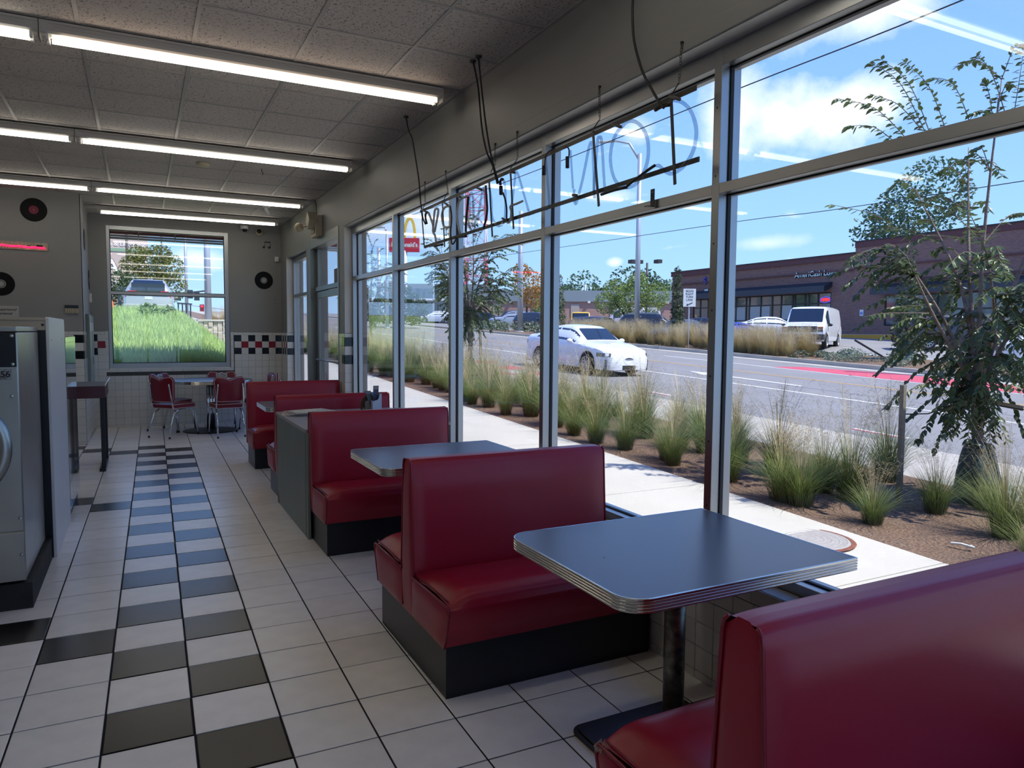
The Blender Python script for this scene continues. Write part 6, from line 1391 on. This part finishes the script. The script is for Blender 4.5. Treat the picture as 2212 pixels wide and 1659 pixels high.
pole('street_light', 'silver street light with a bent arm standing in the tan grass', 26.4, 35.3, 12.1, .17, M['galv'], [(25.95, 35.75, 12.75), (25.35, 36.3, 12.95), (25.1, 36.5, 12.92)], cat='street light')
pole('utility_pole', 'plain tall silver pole right of the second street tree', 27.1, 51.6, 11.2, .24, M['galv']); pole('utility_pole', 'thick grey metal pole at the right picture edge across the street', 25.75, 13.2, 9.0, .19, M['galv'])
t = pole('lot_light', 'dark square headed lot light behind the pale leaved tree', 38.6, 50.3, 7.6, .12, M['dpole'], cat='street light')
for a in (-1, 1): G().box(38.6 + .9 * a - .55 * 0 - .45, 38.6 + .9 * a * .6 + .35, 50.3 - .6 * a - .3, 50.3 - .6 * a + .3, 7.55, 7.85).obj('lamp_box', M['dpole'], t)
pole('lot_lamp', 'slim grey lamp post on a concrete foot before the glass restaurant', 31.1, 81.4, 9.1, .12, M['galv'], cat='street light'); pole('lot_lamp', 'second slim lamp post nearer the long brick building', 32.4, 80.7, 8.3, .12, M['galv'], cat='street light')
t = thing('lamp_footing', 'square concrete footing of the slim lamp post', 'footing', (31.1, 81.4, 2.9)); G().box(30.6, 31.6, 80.9, 81.9, 2.6, 3.75).obj('block', M['conc'], t)
pole('street_light', 'street light with a short arm seen through the last pane', 18.3, 58.6, 10.0, .14, M['galv'], [(18.2, 58.8, 10.15), (18.05, 59.0, 10.2)], z0=gz(18.3, 58.6), cat='street light'); pole('utility_pole', 'grey pole low in the last pane of the big window', 26.5, 88.2, 12.0, .3, M['galv'])
pole('lot_lamp', 'thin far street lamp above the yellow off roader', 60.2, 93.5, 9.0, .16, M['galv'], [(59.6, 93.8, 9.1)], z0=4.4, cat='street light')
def road_sign():
    t = thing('road_sign', 'white right turn lane sign on a thin post across the street', 'sign', (25.3, 29.4, gz(25.3, 29.4)))
    G().cyl((25.32, 29.42, gz(25.3, 29.4)), (25.32, 29.42, 3.85), .035, 8).obj('post', M['galv'], t)
    f = (PI / 2, 0, -.55); u = Vector((math.cos(-.55), math.sin(-.55), 0)); n = Vector((u.y, -u.x, 0)); cc = Vector((25.3, 29.38, 3.42))
    G().obox(cc, u * .32, n * .008, Vector((0, 0, .46))).obj('plate', M['white'], t, bevel=.02)
    for s, z in (('BEGIN', .34), ('RIGHT', .19), ('TURN', .04), ('LANE', -.11)): text('lettering', s, .155, tuple(cc + n * .012 + Vector((0, 0, z))), f, M['black'], t, .001, 'CENTER', .85, 1.05)
    g = G(); a, b = cc + n * .012 + u * .15 + Vector((0, 0, -.26)), cc + n * .012 - u * .08 + Vector((0, 0, -.36)); g.bar(a, b, .04, .004, up=tuple(n)); e = (b - a).normalized(); s_ = e.cross(n); g.face([b + e * .09, b + s_ * .065, b - s_ * .065]); g.obj('arrow', M['black'], t)
road_sign()
def wire(name, lab, pts, r): t = thing(name, lab, 'wire', pts[0]); G().tube([tuple(p) for p in sm(pts, 6)], r, 5).obj('strand', mat('dark_wire', (30, 34, 44), .6), t)
wire('overhead_wire', 'upper dark overhead wire crossing the big window panes', [(20, -6, 10.9), (20, 12.5, 10.59), (20, 20.7, 10.64), (20, 38, 10.66), (20, 60, 11.2), (20.5, 110, 13)], .022)
wire('overhead_wire', 'lower thin overhead wire crossing behind the near tree', [(20, -6, 5.2), (20, 14.9, 5.535), (20, 20.5, 5.75), (20, 35.6, 6.16), (20.5, 60, 7.0), (27, 51.6, 9.4)][:5], .012)
# trees and shrubs across the street
def columnar(label, x, y, h, r, bag, sd):
    z = gz(x, y); bl = [((x + rnd(-.03, .03), y + rnd(-.03, .03), z + .55 + (h - .7) * k / 8), r * (1 - .6 * (k / 8) ** 1.3) * rnd(.9, 1.1)) for k in range(9)]
    t = tree('columnar_tree', label, (x, y, z), [([(x, y, z), (x, y, z + h * .9)], .05, .02)], bl, 2200, .15, M['leaf_sage2'], sd=sd)
    if bag: water_bag('teal watering bag at the foot of the slim columnar tree by the parked SUV', (x, y, z), .75, .36, mat('teal_tarp', (60, 96, 98), .5))
M['leaf_sage2'] = leafm('columnar_leaf', (92, 104, 72), .45)
columnar('slim columnar tree in front of the dark purple SUV', 28.16, 19.31, 4.5, .62, True, 40); columnar('slim columnar tree left of the right turn lane sign', 26.6, 31.9, 4.3, .48, False, 41); columnar('slim columnar tree left of the yellow off roader', 27.3, 45.8, 4.3, .55, False, 42)
t = thing('leaning_stick', 'leaning dark stake in the bed across the street', 'stake', (26.62, 18.92, .46)); G().bar((26.7, 18.7, .4), (26.3, 20.3, 1.35), .07, .07).obj('post', M['bark_d'], t)
for k in range(46):
    x, y = rnd(24.9, 28.1), rnd(8, 22.5)
    if abs(x - 28.16) < .4 and abs(y - 19.3) < .5: continue
    z = gz(x, y, .04); t = thing('low_shrub', 'low sage green shrub in the mulch bed across the street', 'shrub', (x, y, z), group='low shrubs across the street'); o = leafcloud([((x, y, z + .12), rnd(.3, .5), (1, 1, .55))], 170, .13, 100 + k, aspect=.35).obj('foliage', M['leaf_sage'], t); o['kind'] = 'stuff'
for k in range(30):
    x, y = rnd(26, 29), rnd(46, 64); z = gz(x, y); t = thing('low_shrub', 'low sage green shrub in the far bed past the tan grasses', 'shrub', (x, y, z), group='low shrubs down the street'); o = leafcloud([((x, y, z + .3), rnd(.5, .8), (1, 1, .8))], 90, .25, 200 + k).obj('foliage', M['leaf_sage'], t); o['kind'] = 'stuff'
zL = gz(31.2, 42.6)
tree('honey_locust', 'pale leaved spreading tree in the parking lot behind the street light', (31.2, 42.6, zL), [([(31.2, 42.6, zL), (31.1, 42.7, zL + 1.2), (30.3, 43.2, zL + 2.4)], .13, .05), ([(31.2, 42.6, zL), (31.5, 42.4, zL + 1.4), (32.3, 42.0, zL + 2.6)], .12, .05), ([(31.2, 42.6, zL), (31.25, 42.6, zL + 2.6)], .1, .05)],
     [((31.75, 42.5, 4.9), 1.0), ((30.4, 43.3, 4.6), .9), ((33.1, 41.9, 4.3), .95), ((31.2, 42.7, 4.0), 1.1), ((29.8, 43.6, 3.75), .85), ((32.6, 42.1, 3.6), .9), ((30.6, 43.0, 3.5), .8), ((31.9, 42.4, 5.6), .5)], 5200, .2, M['leaf_pale'], sd=50, aspect=.4)
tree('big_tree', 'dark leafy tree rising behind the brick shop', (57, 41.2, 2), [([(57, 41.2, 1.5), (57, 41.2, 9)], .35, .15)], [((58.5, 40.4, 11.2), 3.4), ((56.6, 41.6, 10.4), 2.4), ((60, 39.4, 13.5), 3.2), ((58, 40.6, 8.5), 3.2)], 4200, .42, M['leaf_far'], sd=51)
random.seed(77)
for k in range(16):
    a = .055 + .31 * k / 15; d = rnd(118, 140); v = Vector((.4555 + .89 * (a + .0), .89 - .4555 * a, 0)); p = v * d; zg = 4.2; h = rnd(5.2, 8.4) * (1.0 if k not in (2, 5) else 1.25)
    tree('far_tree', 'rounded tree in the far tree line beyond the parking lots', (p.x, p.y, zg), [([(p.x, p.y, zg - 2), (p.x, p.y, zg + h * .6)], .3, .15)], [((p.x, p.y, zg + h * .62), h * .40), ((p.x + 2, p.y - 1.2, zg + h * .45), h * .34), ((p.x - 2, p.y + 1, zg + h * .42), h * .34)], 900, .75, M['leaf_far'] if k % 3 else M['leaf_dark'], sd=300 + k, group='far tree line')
tree('autumn_tree', 'orange and green tree behind the crown of the second street tree', (33, 61.5, 2.4), [([(33, 61.5, 2.2), (33, 61.5, 5)], .14, .06)], [((33.1, 61.4, 6.2), 1.5), ((33.6, 61.2, 5.0), 1.2), ((32.5, 61.7, 7.4), .9)], 1500, .3, M['leaf_aut'], sd=61)
for x, y, h, lab in ((40.2, 72.8, 4.4, 'thin young tree before the long brick building, nearer one'), (35.2, 72.2, 3.6, 'thin young tree before the long brick building, one behind the silver SUV'), (37.3, 66.8, 4.2, 'thin young tree before the long brick building, right hand one')):
    z = gz(x, y); tree('young_tree', lab, (x, y, z), [([(x, y, z), (x, y, z + h)], .05, .02)], [((x, y, z + h * (.45 + .17 * k)), .5 - .08 * k) for k in range(4)], 420, .2, M['leaf_mid'], sd=70 + int(h * 10))
tree('street_bush', 'dark leafy tree mass at the left edge of the last window pane', (20.5, 62, 2.2), [([(20.5, 62, 2), (20.5, 62, 4)], .15, .08)], [((20.4, 62.3, 4.6), 1.6), ((21.5, 61.5, 3.6), 1.5), ((19.6, 62.8, 3.6), 1.4)], 1700, .34, M['leaf_dark'], sd=81)
for k in range(5):
    x, y = 26.5 + 2.2 * k, 89 - 1.6 * k; z = gz(x, y); t = thing('hedge_bush', 'dark rounded bush along the far pavement below the pole sign', 'bush', (x, y, z), group='bushes below the pole sign'); o = leafcloud([((x, y, z + .5), 1.1, (1.3, 1, .6))], 260, .35, 90 + k).obj('foliage', M['leaf_dark'], t); o['kind'] = 'stuff'
t = thing('fuel_canopy', 'yellow edged fuel station canopy far beyond the lots', 'canopy', (63, 97.6, 4)); G().box(60.5, 66, 95.5, 99.5, 5.6, 6.3).obj('yellow_fascia', mat('canopy_yellow', (240, 190, 50), .5), t)
for x, y in ((61.3, 98.6), (65, 96.4)): G().cyl((x, y, 3), (x, y, 5.7), .2, 8).obj('column', M['white'], t)

# ================================================================== OUTSIDE THE FAR WINDOW
def hz(x, y): return gz(1, y) + (.78 + .04 * (y - 13.5)) * smoothstep(3.9, 1.2, x) if x > 1.2 else gz(1, y) + (.78 + .04 * (min(y, 30) - 13.5)) - (.02 * max(0, y - 30))
def hz2(x, y):
    k = 1 - smoothstep(.9, 3.1, x); return gz(1, y) + (.80 + .042 * (min(y, 29) - 13.5)) * k - .012 * max(0, y - 30) * k
g = G(); g.grid(lambda u, v: (-14 + 17.4 * u, 13.15 + 24 * v, hz2(-14 + 17.4 * u, 13.15 + 24 * v) - .02), 40, 40); hill = struct('hill', g, mat('grassy_soil', (150, 166, 96), 1.0, noise=(3, .2)))
random.seed(19); g = G()
for i in range(26000):
    y = 13.3 + 17 * rnd(0, 1) ** 1.5; xl, xr_ = -.08 * y - .9, min(3.0, .13 * y + .3); x = rnd(xl, xr_); z = hz2(x, y) - .02; h = rnd(.08, .2) * (1 + .5 * (1 - smoothstep(13, 20, y) * 0)); a = rnd(0, 6.28); w = rnd(.004, .008) * (1 + y / 30); lx, ly = rnd(-.09, .09), rnd(-.09, .09); c_, s_ = math.cos(a) * w, math.sin(a) * w
    g.raw([(x - c_, y - s_, z), (x + c_, y + s_, z), (x + c_ * .7 + lx * .5, y + s_ * .7 + ly * .5, z + h * .6), (x - c_ * .7 + lx * .5, y - s_ * .7 + ly * .5, z + h * .6), (x + lx, y + ly, z + h)], [(0, 1, 2, 3), (3, 2, 4)])
o = g.obj('bank_grass', leafm('fresh_bank_grass', (178, 198, 124), .35, .35)); tag(o, 'long fresh green grass covering the bank outside the far window', 'grass', None, 'stuff')
t = thing('weed_bush', 'darker green weed clump in the grass below the minivan', 'bush', (.3, 25.5, 1.7)); o = leafcloud([((.25, 25.5, hz2(.25, 25.5) + .15), .35), ((.8, 25.8, hz2(.8, 25.8) + .1), .28)], 300, .16, 33, aspect=.4).obj('foliage', M['leaf_mid'], t); o['kind'] = 'stuff'
tree('big_tree', 'large olive green tree behind the silver minivan', (.9, 50.5, 2), [([(.9, 50.5, 1.5), (.9, 50.5, 4.5)], .25, .12)], [((.7, 50.6, 5.6), 1.15), ((1.6, 50.4, 5.4), 1.0), ((-.2, 50.8, 5.3), .95), ((.5, 50.6, 4.4), 1.2), ((1.7, 50.3, 4.3), 1.05), ((1.2, 50.4, 6.2), .75), ((-.1, 50.8, 6.2), .6)], 7000, .17, M['leaf_oak'], sd=52)
tree('round_tree', 'smaller dark round tree left of the big olive tree', (-1.0, 47.5, 2), [([(-1.0, 47.5, 1.5), (-1.0, 47.5, 3.6)], .16, .08)], [((-1.2, 47.6, 4.1), .95), ((-.4, 47.4, 3.9), .85), ((-1.0, 47.5, 3.2), .95)], 3200, .16, M['leaf_dark'], sd=53)
M['mural'] = brick_mat('painted_pale_brick', (206, 184, 172), (198, 176, 166), (206, 190, 180))
t = thing('warehouse', 'tall pale brick warehouse with painted white lettering outside the far window', 'building', (-5, 80, 2.5))
G().box(-16, .85, 79.5, 92, 1.5, 13.2).obj('wall', M['mural'], t); G().box(-16, .86, 79.44, 79.5, 9.05, 9.35).obj('green_band', mat('faded_green_band', (132, 164, 132), .7), t); G().box(-16, .95, 79.35, 92, 13.2, 13.6).obj('parapet', M['conc'], t)
wm = mat('faded_white_sign_paint', (238, 232, 230), .7); od = mat('faded_dark_sign_outline', (120, 96, 92), .7)
text('lettering_outline', 'A · B', 1.9, (-.95, 79.48, 7.55), FY, od, t, .01, 'CENTER', 1, 1, .07); text('lettering', 'A · B', 1.9, (-.95, 79.45, 7.55), FY, wm, t, .01, 'CENTER', 1, 1, .02)
text('lettering', 'Fireproof Warehouse', .72, (-1.2, 79.46, 6.1), FY, wm, t, .01, 'CENTER', 1, 1, .01); text('lettering', 'Storage & Electronic', .55, (-1.6, 79.46, 9.75), FY, wm, t, .01, 'CENTER', 1, 1, .01)
t = thing('red_roof_shed', 'low shed with a red sloping roof left of the minivan', 'shed', (-4.2, 62, 2)); G().box(-7, -1.9, 60, 64, 1.5, 3.7).obj('wall', M['white'], t); g = G(); g.prism([(-7.3, 3.7), (-1.5, 3.7), (-4.4, 5.8)], 'y', 59.8, 64.2); g.obj('roof', mat('red_roof', (190, 80, 80), .7), t)
t = thing('traffic_cone', 'orange traffic cone left of the silver minivan', 'cone', (-.98, 33.2, 2.0)); G().lathe([(.16, 0), (.12, .05), (.03, .72), (0, .72)], (-.98, 33.2, 1.98), 16).obj('cone_body', mat('cone_orange', (240, 110, 60), .6), t, smooth=True); G().box(-1.15, -.81, 33.03, 33.37, 1.95, 1.99).obj('foot', M['black'], t)
for x, y, z1, r, lab, m_ in ((-.68, 57, 9.2, .11, 'thin dark pole at the left of the far window', M['dpole']), (3.48, 66.1, 10.5, .14, 'slim light pole in the middle of the far window', M['galv']), (3.37, 43.5, 9.5, .19, 'thick silver pole at the right of the far window', M['galv']), (1.6, 62, 9, .07, 'thin pole half hidden behind the big olive tree', M['dpole'])):
    pole('utility_pole', lab, x, y, z1, r, m_, z0=gz(1, y))
# traffic signals
t = thing('traffic_signal', 'dark traffic signal heads on a mast arm beyond the minivan', 'signal', (3.6, 66, 2.5)); G().bar((2.2, 66.2, 4.5), (5.2, 65.9, 4.9), .12, .12).obj('mast_arm', M['dpole'], t)
for x, z in ((2.85, 4.35), (3.75, 4.55), (4.25, 4.4)): G().box(x - .2, x + .2, 65.7, 66.0, z - .35, z + .35).obj('signal_head', M['black'], t)
t = thing('traffic_signal', 'farther traffic signal with a lit red lamp', 'signal', (5.6, 80, 3)); G().bar((3.4, 80, 4.2), (9, 79.6, 3.6), .1, .1).obj('mast_arm', M['galv'], t); h_ = G().box(5.4, 5.8, 79.6, 79.9, 3.5, 4.2).obj('signal_head', mat('signal_red_housing', (120, 30, 40), .5), t); G().ball((5.6, 79.58, 4.0), .12, 10, 6).obj('red_lamp', mat('red_signal_lamp', (255, 40, 50), .4, emit=((255, 40, 50), 2)), h_); G().cyl((9, 79.6, 2.6), (9, 79.6, 4.4), .12, 8).obj('post', M['galv'], t)
# stone retaining wall and railing beside the pavement
t = thing('retaining_wall', 'low pale stone retaining wall at the end of the bank', 'wall', (2.6, 31, 1.2)); random.seed(5)
for i in range(7):
    for j in range(5):
        x0_ = 2.02 + .17 * i * 1.0; G().box(x0_ + rnd(0, .02), x0_ + .16, 30.5 + rnd(-.03, .03), 31.2, .85 + .21 * j, 1.045 + .21 * j).obj('stone', mat('pale_rough_stone', (190, 178, 162), .95, noise=(8, .25), rand=.2), t)
G().box(1.98, 3.25, 30.46, 31.2, 1.9, 1.97).obj('cap_stone', M['conc'], t)
t = thing('hand_railing', 'dark metal railing section right of the minivan', 'railing', (1.7, 31.5, 1.9)); 
for k in range(4): G().bar((1.35 + .16 * k, 31.4 + .25 * k, 1.8), (1.35 + .16 * k, 31.4 + .25 * k, 2.62), .05, .05).obj('baluster', M['blackm'], t)
G().bar((1.33, 31.38, 2.6), (1.88, 32.2, 2.6), .05, .05).obj('top_rail', M['blackm'], t)
for k in range(24):
    x, y = rnd(5.2, 7.6), rnd(33, 70); inst('tan_grass', random.choice(tm2), (x, y, gz(1, y)), rnd(0, 6), rnd(1.2, 1.8), 'tan grass clump along the pavement seen through the far window', 'grass', 'tan grasses along the far pavement')
# fascia and gutter of the front canopy, crossing the top of the far window
t = thing('canopy_fascia', 'red sign fascia over a grey gutter rail across the top of the far window', 'sign', (.4, 13.6, 3.05)); G().box(-3, 3.6, 13.62, 13.68, 3.09, 3.42).obj('red_fascia', mat('dusty_red_fascia', (146, 84, 92), .6), t)
for z in (3.015, 3.055): G().tube([(-3, 13.58, z), (3.6, 13.58, z)], .018, 8).obj('gutter_rail', M['galv'], t)
G().box(-3, 3.6, 13.1, 13.66, 3.42, 3.5).obj('canopy_soffit', MATS['canopy_soffit'], t)
for k in range(7): G().box(.42 + .13 * k, .50 + .13 * k, 13.612, 13.62, 3.135, 3.165).obj('letter_back', mat('pale_letter_back', (190, 170, 172), .6), t)
for x in (.0, .55): G().box(x, x + .02, 13.56, 13.62, 3.0, 3.12).obj('gutter_clip', M['alu'], t)
print('objects', len(bpy.data.objects))
# every piece of lettering becomes a real mesh
dg = bpy.context.evaluated_depsgraph_get()
for o in [q for q in bpy.data.objects if q.type == 'FONT']:
    me = bpy.data.meshes.new_from_object(o.evaluated_get(dg)); n = o.name
    r = bpy.data.objects.new('swap', me); COL.objects.link(r); r.parent = o.parent; r.location = o.location; r.rotation_euler = o.rotation_euler; r.scale = o.scale
    bpy.data.objects.remove(o); r.name = n
